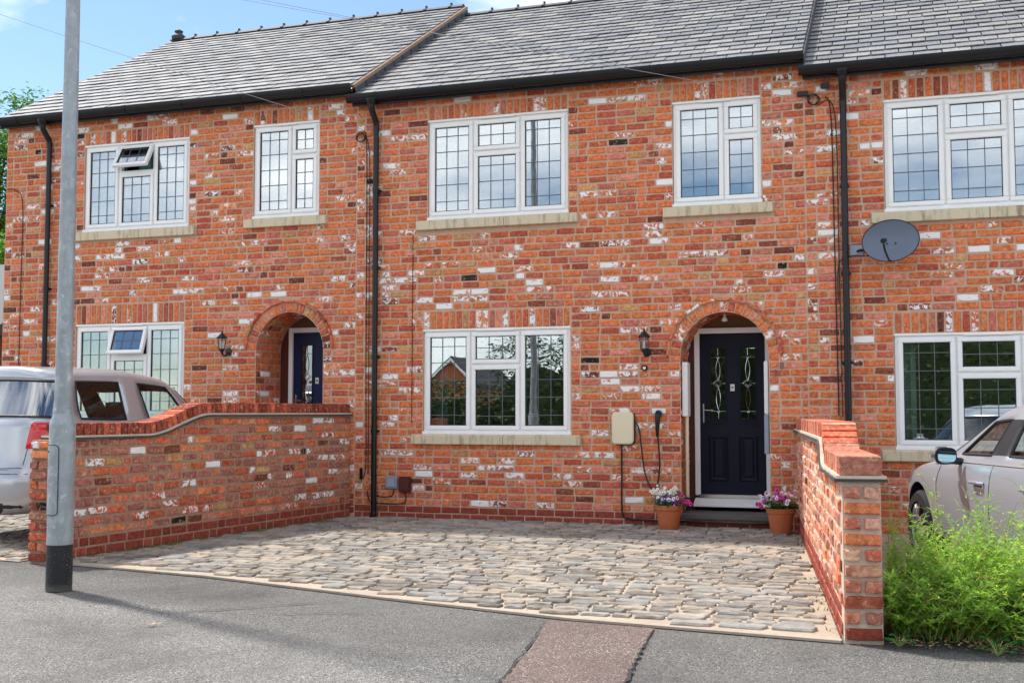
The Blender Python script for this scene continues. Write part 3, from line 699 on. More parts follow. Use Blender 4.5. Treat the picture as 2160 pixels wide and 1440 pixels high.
    B2.build('rear_wall', 'mortar', H, fix=False)
    srng = random.Random(slate_seed); ga = .2175; row = 0; t = -.01; ps = []
    while t < sl-.05:
        off = (row % 2)*.15 + srng.uniform(-.006, .006); x = X0 - off
        while x < X1-.02:
            w = .298; xa, xb = max(x, X0), min(x+w, X1)
            if xb-xa > .04:
                v = srng.choice(SLATES); ln = min(ga+.09, sl-t+.01); c = rp((xa+xb)/2, t + ln/2, .031 + srng.uniform(0, .005))
                Xl = Vector((1, 0, 0)); tilt = .08+srng.uniform(-.012, .012); Yl = (up*math.cos(tilt) - nn*math.sin(tilt)); Zl = Xl.cross(Yl)
                M = Matrix((Xl*((xb-xa-.009)/.3), Yl*(ln/.3), Zl)).transposed().to_4x4() @ Matrix.Rotation(srng.uniform(-.008, .008), 4, 'Z'); M.translation = c + Vector((0, 0, 0))
                ps.append((v, M, shows(c, (xb-xa)*ga)))
            x += w+.003
        t += ga; row += 1
    emit('slate', 'roof_slates', ps, roof, 300)
    x = X0+.02
    while x < X1-.1:
        l = min(.45, X1-x-.01); m = MB(); prof = [(-.10, -.05), (-.045, .0), (0, .018), (.045, .0), (.10, -.05), (.085, -.06), (0, .0), (-.085, -.06)]
        m.prism([(rY+p, zr+.03+q) for p, q in prof], l-.012, 'x', x); m.build('ridge_tile', 'ridge_clay', roof)
        m = MB(); m.prism([(rY+p*1.12, zr+.04+q*1.0) for p, q in prof], .04, 'x', x-.018); m.box(x-.01, x+.02, rY-.02, rY+.02, zr+.05, zr+.085); m.build('ridge_joint', 'ridge_clay', roof); x += .45
    # gutter
    G = MB(); gy, gz, gr = -.215, ze+.105, .062; pr = [(gy+gr*math.cos(a_), gz+.0+gr*1.45*math.sin(a_)) for a_ in np.linspace(PI, 2*PI, 11)]; pr = [(gy-gr-.006, gz+.012), (gy-gr-.006, gz-.004)] + pr + [(gy+gr, gz+.012)]
    inn = [(p*1, q) for p, q in pr]; G.prism(pr + [(gy+gr-.008, gz+.012), (gy, gz-.05), (gy-gr+.004, gz+.012)], X1-X0+.06 if not jointx else X1-X0-.02, 'x', X0-.04)
    gut = G.build('gutter', 'black_plastic', H, smooth=True)
    x = X0+.35
    while x < X1:
        m = MB(); m.prism([(gy+(p-gy)*1.09, gz+(q-gz)*1.06-.001) for p, q in pr], .045, 'x', x); m.build('gutter_bracket', 'black_plastic', gut, smooth=True); x += .92
    m = MB(); m.box(X0, X1, -.15, -.125, ze-.01, ze+.115); m.build('fascia', 'fascia', gut)
    m = MB(); m.box(X0, X1, -.125, .02, ze+.03, ze+.045); m.build('soffit', 'fascia', gut)
    return H, wall, roof, gut, (rp, sl, nn, up)

def slate_variant(k):
    rng = random.Random(500+k); j = rng.uniform(.88, 1.13); c = rng.choice((S(124, 124, 124), S(132, 131, 129), S(116, 117, 119), S(140, 137, 133))); h = .011
    pts = [(-.15, .15), (.15, .15)] + [(.15, -.15+rng.uniform(0, .008)), (.05, -.15+rng.uniform(-.004, .006)), (-.05, -.15+rng.uniform(-.004, .006)), (-.15, -.15+rng.uniform(0, .008))]
    z = [rng.uniform(-.001, .0015) for _ in pts]; n = len(pts)
    vs = [(x, y, h/2+z[i]) for i, (x, y) in enumerate(pts)] + [(x, y, -h/2) for x, y in pts]
    fs = [tuple(range(n))[::-1], tuple(range(n, 2*n))] + [(i, (i+1) % n, n+(i+1) % n, n+i) for i in range(n)]
    return Variant('slate', vs, fs, (c[0]*j, c[1]*j, c[2]*j, 0), 'slate')
SLATES = [slate_variant(k) for k in range(36)]

XA, XB, XC, XD, XE = -12.22, -6.55, -.86, 4.6, 0
HM = make_house('terraced_house', 'middle brick house with navy front door and white leaded windows', XB, XC, 0, 5.315, 7.90,
    [dict(box=(-5.54, -3.69, 3.80, 5.065), soldier=5.285), dict(box=(-5.595, -3.665, 1.085, 2.38), soldier=2.655, curtains=((-5.52, -5.32, 'teal_curtain'), (-5.12, -5.02, 'teal_curtain'))),
     dict(box=(-2.385, -1.355, 3.795, 5.03), three=False, soldier=5.25)],
    dict(xl=-2.32, xr=-1.30, spring=2.0, zf=.16, dz0=.335, dz1=2.30, slab=(-2.19, -1.40), mat='navy_door'), 21, .165, 31)
HL_ = make_house('terraced_house', 'left end brick house with blue arched doorway and two top vents open', XA, XB, .15, 5.465, 8.06,
    [dict(box=(-10.84, -9.11, 3.91, 5.13), soldier=5.36, vent=.5, curtains=((-10.75, -10.25, 'teal_curtain'), (-10.05, -9.75, 'teal_curtain'))), dict(box=(-8.09, -7.108, 3.955, 5.205), three=False, soldier=5.43),
     dict(box=(-10.93, -9.145, 1.27, 2.568), soldier=2.838, vent=.3, curtains=((-10.85, -10.7, 'teal_curtain'),))],
    dict(xl=-8.02, xr=-7.02, spring=2.165, zf=.30, dz0=.47, dz1=2.44, slab=(-7.83, -7.09), mat='blue_door', depth=.68), 22, .31, 32)
HR = make_house('terraced_house', 'right hand brick house with satellite dish and no door in view', XC, XD, -.17, 5.145, 7.73,
    [dict(box=(.012, 1.94, 3.60, 4.85), soldier=5.07), dict(box=(.078, 2.02, .945, 2.205), soldier=2.495, curtains=((.16, .30, 'curtain'),)), dict(box=(2.9, 3.9, 3.60, 4.85), three=False, soldier=5.07)],
    None, 23, .0, 33)

# verge and flashing where the left roof steps above the middle one; small step at the right
rp, sl, nn, up = HL_[4]
m = MB(); 
for o in range(1):
    A = [rp(XB-.01, -.02, .03), rp(XB+.045, -.02, .03), rp(XB+.045, sl, .03), rp(XB-.01, sl, .03)]; Bq = [p - nn*.045 for p in A]
    m.add(A+Bq, [(0, 1, 2, 3), (7, 6, 5, 4), (0, 4, 5, 1), (1, 5, 6, 2), (2, 6, 7, 3)])
m.build('verge', 'verge_mortar', HL_[0], bevel=.006)
n = 14
for i in range(n):
    t0, t1 = sl*i/n, sl*(i+1)/n+.05; m = MB(); a, b = rp(XB+.03, t0, -.012), rp(XB+.03, min(t1, sl), -.012)
    m.add([a, b, b-nn*.17+Vector((.012, 0, 0)), a-nn*.17+Vector((.012, 0, 0)), a-nn*.172+Vector((.12, 0, 0)), b-nn*.172+Vector((.12, 0, 0))], [(0, 1, 2, 3), (3, 2, 5, 4)])
    m.build('lead_flashing', 'lead_sheet', HL_[0], fix=False)
rp, sl, nn, up = HM[4]
m = MB(); A = [rp(XC-.02, -.02, .022), rp(XC+.02, -.02, .022), rp(XC+.02, sl, .022), rp(XC-.02, sl, .022)]; Bq = [p-nn*.16 for p in A]; m.add(A+Bq, [(0, 1, 2, 3), (0, 4, 5, 1), (1, 5, 6, 2), (2, 6, 7, 3)]); m.build('verge', 'slate_edge' if 'slate_edge' in MATS else 'ridge_clay', HM[0])
rp, sl, nn, up = HL_[4]
m = MB(); A = [rp(XA-.08, -.02, .03), rp(XA+.02, -.02, .03), rp(XA+.02, sl, .03), rp(XA-.08, sl, .03)]; Bq = [p-nn*.05 for p in A]; m.add(A+Bq, [(0, 1, 2, 3), (0, 4, 5, 1), (3, 2, 6, 7), (0, 3, 7, 4)]); m.build('verge', 'ridge_clay', HL_[0])
m = MB(); m.lathe([(.02, -.06), (.12, -.03), (.13, .03), (.06, .09), (.08, .13), (.02, .17)], M=Matrix.Translation((XA+.12, 4.0, 8.1)), n=12); m.build('ridge_finial', 'ridge_clay', HL_[0], smooth=True)

def downpipe(house, x, ztop, zbot, clips, label):
    p = MB(); yw = -.062; p.tube([(x, -.215, ztop+.03), (x, -.215, ztop-.05), (x, -.2, ztop-.10), (x+.0, -.08, ztop-.22), (x, yw, ztop-.28), (x, yw, ztop-.34)], .040, 12)
    d = p.build('downpipe', 'black_plastic', house, smooth=True)
    p = MB(); p.lathe([(.036, ztop-.30), (.036, zbot+.06)], (x, yw, 0), 14); p.tube([(x, yw, zbot+.07), (x, yw-.01, zbot+.03), (x, yw-.05, zbot+.005)], .038, 12); p.build('pipe_run', 'black_plastic', d, smooth=True)
    p = MB(); p.lathe([(.03, ztop-.06), (.075, ztop+.02), (.075, ztop+.04)], (x, -.215, 0), 14); p.build('gutter_outlet', 'black_plastic', d, smooth=True)
    for z in clips:
        p = MB(); p.lathe([(.0375, z-.03), (.043, z-.028), (.043, z+.028), (.0375, z+.03)], (x, yw, 0), 14); p.box(x-.055, x+.055, -.022, -.003, z-.012, z+.012); p.build('pipe_clip', 'black_plastic', d, smooth=True)
downpipe(HL_[0], -11.41, 5.47, .15, (3.1, 4.3, 2.0), '')
downpipe(HM[0], -6.245, 5.32, .0, (4.2, 3.2, 2.05, 1.1), '')
downpipe(HR[0], -.425, 5.15, -.0, (3.9, 2.9, 1.9), '')

# cables clipped to the walls
def cable(name, pts, r, label, mat='cable', parent=None, cat='cable', group=None, n=6):
    P = []
    pts = [Vector(p) for p in pts]
    for i in range(len(pts)-1):
        p0, p1, p2, p3 = pts[max(i-1, 0)], pts[i], pts[i+1], pts[min(i+2, len(pts)-1)]
        for t in np.linspace(0, 1, 7)[:-1]:
            P.append(.5*((2*p1)+(p2-p0)*t+(2*p0-5*p1+4*p2-p3)*t*t+(3*p1-p0-3*p2+p3)*t**3))
    P.append(pts[-1]); m = MB(); m.tube(P, r, n); o = m.build(name, mat, parent, smooth=True)
    if label: tag(o, label, cat, group)
    return o
cable('wall_cable', [(-6.46, -.02, 5.0), (-6.42, -.012, 4.95), (-6.40, -.012, 4.5), (-6.395, -.012, 3.2), (-6.39, -.012, 1.8), (-6.38, -.012, .75), (-6.41, -.012, .5)], .006, 'thin black cable down the wall left of the middle downpipe')
cable('wall_cable', [(-6.415, -.015, 4.95), (-6.36, -.012, 4.6), (-6.355, -.012, 3.2), (-6.35, -.012, 1.2), (-6.35, -.012, .55)], .005, 'second black cable close beside the middle downpipe')
cable('wall_cable', [(-.62, -.02, 4.95), (-.56, -.012, 4.7), (-.545, -.012, 3.2), (-.53, -.012, 1.3)], .007, 'black cable down the wall left of the right hand downpipe')
cable('wall_cable', [(-.70, -.02, 4.86), (-.52, -.012, 4.75), (-.50, -.012, 3.1), (-.49, -.012, 1.3)], .005, 'thinner black cable tight against the right hand downpipe')
cable('wall_cable', [(-12.2, -.02, 4.6), (-12.0, -.015, 4.55), (-11.9, -.012, 4.3), (-11.9, -.012, 3.2), (-11.9, -.012, 1.9)], .006, 'black cable running down the left corner of the end house')
cable('joint_strip', [(-5.745, -.0015, 3.6), (-5.748, -.0015, 2.6), (-5.75, -.0015, 1.2)], .006, 'thin dark movement joint in the brickwork left of the middle windows', cat='joint')
for (x, z, lab) in ((-6.49, 4.93, 'coil of spare black cable left of the middle downpipe'), (-.76, 4.93, 'coil of spare black cable and connector left of the right hand downpipe')):
    m = MB()
    for q in range(3): m.tube([(x+.06*math.cos(t)+q*.012, -.025-q*.008, z+(.065-.006*q)*math.sin(t)-.01*q) for t in np.linspace(0, 2*PI, 20)], .005, 5)
    t = m.build('cable_coil', 'cable', smooth=True); tag(t, lab, 'cable')
for dx, dz_, w in ((-.87, 5.0, .13), (-.62, 5.07, .10)):
    m = MB(); m.box(dx-w/2, dx+w/2, -.05, -.008, dz_-.03, dz_+.03); o = m.build('junction_box', 'black_plastic', bevel=.008); tag(o, 'small black connector box under the gutter, %s' % ('left of the coil' if dx < -.7 else 'beside the right downpipe top'), 'junction box')
# overhead wires
def wire(a, b, sag, lab, r=.003):
    a, b = Vector(a), Vector(b); m = MB(); m.tube([a.lerp(b, t)-Vector((0, 0, 4*sag*t*(1-t))) for t in np.linspace(0, 1, 40)], r, 5)
    tag(m.build('overhead_wire', 'wire', smooth=True), lab, 'wire')
wire((-6.45, -.03, 5.02), (-17.5, -5, 9.0), .15, 'overhead wire from the wall between left and middle houses up to the left')
wire((-.80, -.03, 4.92), (-17.5, -6, 8.6), .2, 'overhead wire crossing the middle roof from the right hand cable coil')
wire((-1.95, -.03, 5.3), (-16.5, -2.0, 8.9), .12, 'thin overhead wire meeting the wall above the narrow upstairs window')

# ------------------------------------------------------------------ garden walls
def garden_wall(name, label, A, Bp, th, prof, front_w, pillar, seed, mixd):
    """A at the house, Bp at the street (inner face line); th thickness on side 'side'; prof(s) = underside height of the coping"""
    rng = random.Random(seed); A = Vector((A[0], A[1], 0)); Bp = Vector((Bp[0], Bp[1], 0)); d = (Bp-A); Ln = d.length; d.normalize()
    return rng, A, Bp, d, Ln
def build_wall(label, mort, A, Bp, side, prof, th, seed, endw, end_top, inner_first, coping, skip_cap=0.0):
    rng = random.Random(seed); A = Vector((*A, 0)); Bp = Vector((*Bp, 0)); d = (Bp-A).normalized(); Ln = (Bp-A).length
    nrm = Vector((d.y, -d.x, 0))*side           # points away from the drive (towards the outer face)
    T = thing('garden_wall', label, 'wall', (A+Bp)/2)
    core = MB(); n = 60; e = .008; i0 = A+nrm*e; 
    o0 = A+nrm*(th-e); vs = []
    for i in range(n+1):
        s = Ln*i/n - (.03 if i == n else 0); p = A+d*s; zt = prof(s)
        for q in (p+nrm*e, p+nrm*(th-e)): vs += [(q.x, q.y, -.1), (q.x, q.y, zt)]
    fs = []
    for i in range(n):
        a, b = 4*i, 4*i+4; fs += [(a, b, b+1, a+1), (a+2, a+3, b+3, b+2), (a+1, b+1, b+3, a+3)]
    fs.append((4*n, 4*n+1, 4*n+3, 4*n+2)); core.add(vs, fs); cw = core.build('core', mort, T)
    ch = .0915
    def face(U, O, L0, L1, flip, mix_top, dep_end):
        low, high = [], []; k = 0; z = -.09
        while z < 1.5:
            za, zb = z+.006, z+ch-.006
            # blocked where above the profile
            end_d = (.105 if k % 2 else .222)+.01
            x = L0 + (end_d if not flip else 0); q = L1 - (end_d if flip else 0)
            first = True
            while q-x > .03:
                l = (SL+.012 if rng.random() > .3 else HL+.012)*rng.uniform(.96, 1.04)
                if first: l = l if rng.random() < .5 else HL+.012; first = False
                if q-x-l < .07: l = q-x
                if l > .29: l /= 2
                sm = x+l/2; s_h = (L1-sm) if flip == 'rev' else sm
                pt = prof(sm if not flip else sm)
                zz = min(zb, pt-.004)
                if zz-za > .03: (low if k < 3 else high).append((x+.006, x+l-.006, za, zz))
                x += l
            z += ch; k += 1
        return low, high
    return T, cw, rng, A, Bp, d, Ln, nrm, face, ch
def finish_wall(label, A, Bp, side, prof, th, seed, top_end, coping_s, coping_h=.112, pal=WALL_MIX, mort='wall_mortar', cop=None, end_frac=1.0, end_width=None, limit=300):
    T, cw, rng, A, Bp, d, Ln, nrm, face, ch = build_wall(label, mort, A, Bp, side, prof, th, seed, None, None, None, None)
    # inner face: normal = -nrm ; U must satisfy N = (Uy,-Ux)
    N = -nrm; U = Vector((-N.y, N.x, 0))
    def mk(N, O_at_A, limit, nm, rn, end_off=True):
        U = Vector((-N.y, N.x, 0)); fwdU = U.dot(d) > 0
        low, high = [], []; z = -.09; k = 0
        while z < 1.5:
            za, zb = z+.006, z+ch-.006; x = .0; q = Ln-(.105 if k % 2 else .222)-.006; first = True
            while q-x > .03:
                l = (SL+.012 if rng.random() > .3 else HL+.012)*rng.uniform(.96, 1.04)
                if first: first = False; l = l if k % 2 else HL+.012
                if q-x-l < .07: l = q-x
                if l > .29: l /= 2
                zz = min(zb, prof(x+l/2)-.004)
                if zz-za > .028:
                    a, b = x+.006, x+l-.006
                    if not fwdU: a, b = -b, -a
                    (low if k < 3 else high).append((a, b, za, zz))
                x += l
            z += ch; k += 1
        ps = face_pieces(high, O_at_A, U, pal, 'wall_brick', rng, worn=1.7) + face_pieces(low, O_at_A, U, PLINTH_MIX, 'plinth_brick', rng, worn=.5)
        emit(nm, rn, ps, cw, limit)
    mk(-nrm, A, limit, 'brick', 'brickwork')
    mk(nrm, A+nrm*th, 0, 'brick', 'outer_brickwork')
    # end face towards the street: whole bricks
    we = end_width or th; ps = []; z = -.09; k = 0; Ue = nrm if Vector((nrm.y, -nrm.x, 0)).dot(d) > 0 else -nrm; ang = math.atan2(Ue.y, Ue.x)
    while z < top_end-.03:
        zb = min(z+ch-.011, top_end); h = zb-z-.002; dep = .105 if k % 2 else .222; m = PLINTH_MIX if k < 2 else [q for q in pal if q[1] < .5]; mat = 'plinth_brick' if k < 2 else 'wall_brick'
        parts = [(0, we)] if (k % 2 and we < .3) else ([(0, we*.5), (we*.5, we)] if we < .3 else ([(0, HL+.01), (HL+.01, we)] if k % 2 else [(0, SL+.01), (SL+.01, we)]))
        for a, b in parts:
            v, sx, sz = a_brick(b-a-.012, h, m, mat, rng, D=dep, worn=1.7); c = Bp + nrm*((a+b)/2) + Vector((0, 0, (z+zb)/2)) - d*rng.uniform(-.004, .004)
            ps.append((v, Matrix.Translation(c) @ Matrix.Rotation(ang, 4, 'Z') @ Matrix.Diagonal((sx*.985, 1, sz, 1)), 1))
        z += ch; k += 1
    emit('end_brick', 'end_bricks', ps, cw, 300)
    # creasing tile strip with mortar fillet, then coping of bricks on edge
    def path(s): return A+d*s
    S0, S1 = coping_s; n = 80
    for nm, mat, o0, o1, za, zb in (('creasing_tile', 'creasing_tile', -.042, th+.03, .0, .018), ('mortar_fillet', 'pale_mortar', -.026, th+.02, .018, .036)):
        m = MB(); vs = []
        for i in range(n+1):
            s = S0+(S1-S0+.02)*i/n; zt = prof(min(s, Ln)); w = rng.uniform(-.005, .005); p = path(s)
            for o in (o0+w, o1-w):
                q = p+nrm*o; vs += [(q.x, q.y, zt+za), (q.x, q.y, zt+zb)]
        fs = []
        for i in range(n):
            a, b = 4*i, 4*i+4; fs += [(a, b, b+1, a+1), (a+2, a+3, b+3, b+2), (a+1, b+1, b+3, a+3), (a, a+2, b+2, b)]
        fs += [(0, 1, 3, 2), (4*n, 4*n+1, 4*n+3, 4*n+2)]
        m.add(vs, fs); m.build(nm, mat, T)
    s = S0; 
    while s < S1-.03:
        z0, z1 = prof(s), prof(s+.07); slope = math.atan2(z1-z0, .07); ds = .079*math.cos(slope)
        c = path(s+ds/2)+nrm*(th/2)+Vector((0, 0, (z0+prof(s+ds))/2+.034+coping_h/2*math.cos(slope)+.003))
        up_ = Vector((0, 0, 1)); tx = (d*math.cos(slope)+up_*math.sin(slope)); tz = nrm.cross(tx); tz = tz if tz.z > 0 else -tz
        M = Matrix((tx, nrm, tz)).transposed().to_4x4(); M.translation = c+nrm*rng.uniform(-.006, .006)+tz*rng.uniform(-.003, .003)
        m = MB(); col = rng.choice(cop or (PAL['plinth']+PAL['red'][:1])); j = rng.uniform(.8, 1.25)
        m.obox(M, .0338, th/2+.004, coping_h/2); m.c = [(col[0]*j, col[1]*j, col[2]*j, 0)]*len(m.f)
        o = m.build('coping_brick', 'wall_brick', T, bevel=.004, seg=1); s += ds+.0005
    return T, A, d, nrm
def smooth(t): t = max(0, min(1, t)); return t*t*(3-2*t)
# underside of the coping along the wall, measured from the house
profL = lambda s: 1.295 - .205*smooth((s-2.75)/.95)
profR = lambda s: 1.12 - .19*smooth((s-4.55)/.45)
WL = finish_wall('long brick garden wall with stepped brick coping in front of the silver car', (-6.60, -.01), (-7.17, -4.93), 1 if False else 1, profL, .225, 41, 1.085, (.02, 4.78))
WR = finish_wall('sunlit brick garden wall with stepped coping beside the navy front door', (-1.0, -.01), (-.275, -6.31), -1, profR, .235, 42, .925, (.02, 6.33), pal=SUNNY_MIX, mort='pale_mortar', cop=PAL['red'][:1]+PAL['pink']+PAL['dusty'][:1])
# low pier at the street end of the left wall
def moss(name, label, pts, seed, n=60):
    rng = random.Random(seed); m = MB()
    for x, y in pts:
        for _ in range(n):
            px, py = x+rng.gauss(0, .05), y+rng.gauss(0, .02); h = rng.uniform(.01, .035); a = rng.uniform(0, PI); w = rng.uniform(.004, .009)
            m.add([(px-w*math.cos(a), py-w*math.sin(a), 0), (px+w*math.cos(a), py+w*math.sin(a), 0), (px+rng.uniform(-.02, .02), py+rng.uniform(-.02, .02), h)], [(0, 1, 2)])
    tag(m.build(name, 'moss', fix=False), label, None, kind='stuff')
def grit():
    rng = random.Random(31); m = MB()
    for i in range(700):
        x = rng.uniform(-8, 2.2); y = -5.2-.18*(x+7)-abs(rng.gauss(0, .9)); r = rng.uniform(.002, .007)
        q = [(x+r*math.cos(a)*rng.uniform(.7, 1.2), y+r*math.sin(a)*rng.uniform(.7, 1.2), -.019) for a in (0, 1.57, 3.14, 4.71)]; m.add(q+[(x, y, -.018+r*.8)], [(0, 1, 4), (1, 2, 4), (2, 3, 4), (3, 0, 4)])
    tag(m.build('grit', 'joint_sand', fix=False), 'small grit scattered over the asphalt pavement', None, kind='stuff')
grit()
dl = Vector((-7.17+6.60, -4.93+.01, 0)).normalized()
moss('moss', 'moss and small weeds along the foot of the left garden wall', [(-6.60+dl.x*s+.03, dl.y*s) for s in np.arange(.3, 4.6, .09) if random.random() < .7], 4, 40)
dr = Vector((-.275+1.0, -6.31+.01, 0)).normalized()
moss('moss', 'moss and grit along the foot of the right garden wall', [(-1.0+dr.x*s-.03, dr.y*s) for s in np.arange(.5, 6.2, .12) if random.random() < .4], 5, 7)

# ------------------------------------------------------------------ street lamp
lp = thing('lamp_post', 'galvanised steel street lamp post with black painted base', 'lamp post', (-6.035, -6.1, 0))
LX, LY = -6.035, -6.1
m = MB(); m.lathe([(.097, -.012), (.097, .335)], (LX, LY, 0), 32); m.build('base_band', 'bitumen', lp, smooth=True)
m = MB(); m.lathe([(.0965, .335), (.0965, 1.24), (.092, 1.265), (.070, 1.325), (.0675, 1.345)], (LX, LY, 0), 40); m.build('base_section', 'galvanised', lp, smooth=True)
m = MB(); m.lathe([(.0715, 1.335), (.0715, 1.36), (.066, 1.362)], (LX, LY, 0), 32); m.build('collar', 'galvanised', lp, smooth=True)
m = MB(); m.lathe([(.065, 1.36), (.054, 4.7), (.042, 8.2)], (LX, LY, 0), 32); m.build('shaft', 'galvanised', lp, smooth=True)
m = MB()
a0, a1 = math.radians(196), math.radians(296); r0 = .0985
def cyl(a, z, r=r0): return (LX+r*math.cos(a), LY+r*math.sin(a), z)
NA, NZ = 14, 12; z0, z1 = .56, 1.09; vs = []
for i in range(NA+1):
    for j in range(NZ+1):
        u, v = i/NA, j/NZ; a = a0+(a1-a0)*u; z = z0+(z1-z0)*v
        vs.append(cyl(a, z, r0+.002))
m.add(vs, [(i*(NZ+1)+j, (i+1)*(NZ+1)+j, (i+1)*(NZ+1)+j+1, i*(NZ+1)+j+1) for i in range(NA) for j in range(NZ)])
dr_ = m.build('access_door', 'galvanised', lp, smooth=True, fix=False)
m = MB(); rc = .03; pts = []
def rr_path():
    w = (a1-a0); out = []
    ra = rc/r0
    for (ca, cz, s) in ((a1-ra, z0+rc, -PI/2), (a1-ra, z1-rc, 0), (a0+ra, z1-rc, PI/2), (a0+ra, z0+rc, PI)):
        for t in np.linspace(0, PI/2, 6): out.append((ca+ra*math.cos(s+t), cz+rc*math.sin(s+t)))
    return out+[out[0]]
P = []
for (a, z), (b, y) in zip(rr_path()[:-1], rr_path()[1:]):
    for t in np.linspace(0, 1, 6)[:-1]: P.append(cyl(a+(b-a)*t, z+(y-z)*t, r0+.0015))
m.tube(P+[P[0]], .0035, 5); m.build('door_gap', 'rubber', lp, smooth=True)
m = MB(); q = cyl(math.radians(238), 1.04, r0+.001); m.lathe([(.001, -.004), (.008, -.004), (.008, .004), (.001, .004)], M=Matrix.Translation(q) @ Matrix.Rotation(math.radians(238), 4, 'Z') @ Matrix.Rotation(PI/2, 4, 'Y'), n=10); m.build('lock', 'rubber', lp)
m = MB(); m.tube([(LX, LY, 8.15), (LX+.02, LY-.1, 8.3), (LX+.1, LY-.6, 8.42)], .03, 10); m.build('bracket_arm', 'galvanised', lp, smooth=True)
m = MB(); m.obox(Matrix.Translation((LX+.15, LY-.85, 8.44)) @ Matrix.Rotation(.15, 4, 'Z'), .12, .3, .06); m.build('lantern_head', 'grey_plastic', lp, bevel=.03)

# ------------------------------------------------------------------ things on the walls
def wall_lantern(x, z, label, side=-1):
    T = thing('wall_lantern', label, 'wall light', (x, 0, z), 'black coach lanterns on the front walls')
    yl = -.165
    m = MB(); m.lathe([(.001, .0), (.052, .0), (.052, -.012), (.03, -.022), (.02, -.03), (.001, -.03)], M=Matrix.Translation((x, -.005, z-.02)) @ Matrix.Rotation(-PI/2, 4, 'X') @ Matrix.Scale(-1, 4, (0, 0, 1)), n=20); m.build('wall_plate', 'dark_metal', T, smooth=True)
    m = MB(); m.tube([(x, -.02, z-.03), (x, -.07, z-.075), (x, -.13, z-.07), (x, yl, z-.02)], [.012, .012, .011, .014], 8); m.build('arm', 'dark_metal', T, smooth=True)
    m = MB(); m.lathe([(.006, -.06), (.012, -.04), (.03, -.02), (.044, .0), (.044, .016)], (x, yl, z), 6); m.build('base_cup', 'dark_metal', T)
    m = MB(); m.lathe([(.042, .016), (.058, .155)], (x, yl, z), 6); m.build('glass_shade', 'lantern_glass', T)
    m = MB()
    for i in range(6):
        a = PI*i/3; m.tube([(x+.043*math.cos(a), yl+.043*math.sin(a), z+.012), (x+.060*math.cos(a), yl+.060*math.sin(a), z+.158)], .004, 5)
    m.build('glazing_bars', 'dark_metal', T)
    m = MB(); m.lathe([(.073, .15), (.075, .158), (.05, .185), (.022, .215), (.012, .222), (.014, .235), (.006, .25), (.001, .262)], (x, yl, z), 12); m.build('cap', 'dark_metal', T)
    m = MB(); m.lathe([(.001, .02), (.014, .02), (.016, .09), (.001, .11)], (x, yl, z), 10); m.build('lamp_bulb', 'white_paint', T, smooth=True)
wall_lantern(-2.715, 2.07, 'black coach lantern between the middle window and the navy door')
wall_lantern(-8.435, 2.17, 'black coach lantern left of the blue arched doorway')
T = thing('motion_sensor', 'small round black motion sensor below the lantern beside the navy door', 'sensor', (-2.745, 0, 1.865))
m = MB(); m.lathe([(.001, 0), (.036, 0), (.036, .02), (.03, .03), (.02, .032)], M=Matrix.Translation((-2.745, 0, 1.865)) @ Matrix.Rotation(PI/2, 4, 'X'), n=16); m.build('housing', 'black_plastic', T, smooth=True)
m = MB(); m.lathe([(.022, .02), (.018, .035), (.001, .042)], M=Matrix.Translation((-2.745, 0, 1.862)) @ Matrix.Rotation(PI/2, 4, 'X'), n=14); m.build('lens', 'white_paint', T, smooth=True)

T = thing('car_charger', 'cream electric car charger box on the wall by the navy door', 'charger', (-3.0, 0, 1.15))
def rrect(x0, x1, z0, z1, r, n=6):
    o = []
    for cx, cz, s in ((x1-r, z0+r, -PI/2), (x1-r, z1-r, 0), (x0+r, z1-r, PI/2), (x0+r, z0+r, PI)):
        o += [(cx+r*math.cos(s+t), cz+r*math.sin(s+t)) for t in np.linspace(0, PI/2, n)]
    return o
m = MB(); m.prism(rrect(-3.135, -2.872, .962, 1.342, .05), .075, 'y', -.085); m.build('front_cover', 'cream_plastic', T, smooth=True, bevel=.012)
m = MB(); m.prism(rrect(-3.128, -2.862, .955, 1.335, .05), .05, 'y', -.052); m.build('back_box', 'rubber', T, smooth=True)
cable('supply_cable', [(-3.025, -.03, .96), (-3.028, -.02, .6), (-3.03, -.02, .22), (-3.0, -.022, .10), (-2.9, -.03, .075), (-2.5, -.03, .07), (-2.0, -.12, .075), (-1.6, -.12, .07), (-1.3, -.06, .075)], .011, 'black supply cable from the charger down and along the plinth')
cable('charging_cable', [(-2.865, -.05, 1.24), (-2.81, -.05, 1.14), (-2.78, -.05, .9), (-2.74, -.055, .62), (-2.66, -.06, .44), (-2.60, -.06, .47), (-2.565, -.06, .7), (-2.578, -.065, 1.0), (-2.585, -.075, 1.10)], .010, 'dark charging cable hanging in a loop beside the charger')
T = thing('charging_plug', 'black charging plug hung in its holder right of the charger', 'plug', (-2.58, -.05, 1.2))
m = MB(); m.tube([(-2.586, -.075, 1.05), (-2.585, -.08, 1.14), (-2.58, -.085, 1.25), (-2.578, -.07, 1.31)], [.014, .024, .030, .034], 10); m.build('grip', 'black_plastic', T, smooth=True)
m = MB(); m.lathe([(.001, 0), (.04, 0), (.042, .03), (.034, .07), (.001, .07)], M=Matrix.Translation((-2.578, -.005, 1.325)) @ Matrix.Rotation(PI/2, 4, 'X'), n=16); m.build('holder', 'black_plastic', T, smooth=True)
m = MB(); m.box(-2.66, -2.50, -.007, .0, 1.325, 1.385); m.build('holder_plate', 'white_paint', T, bevel=.002)

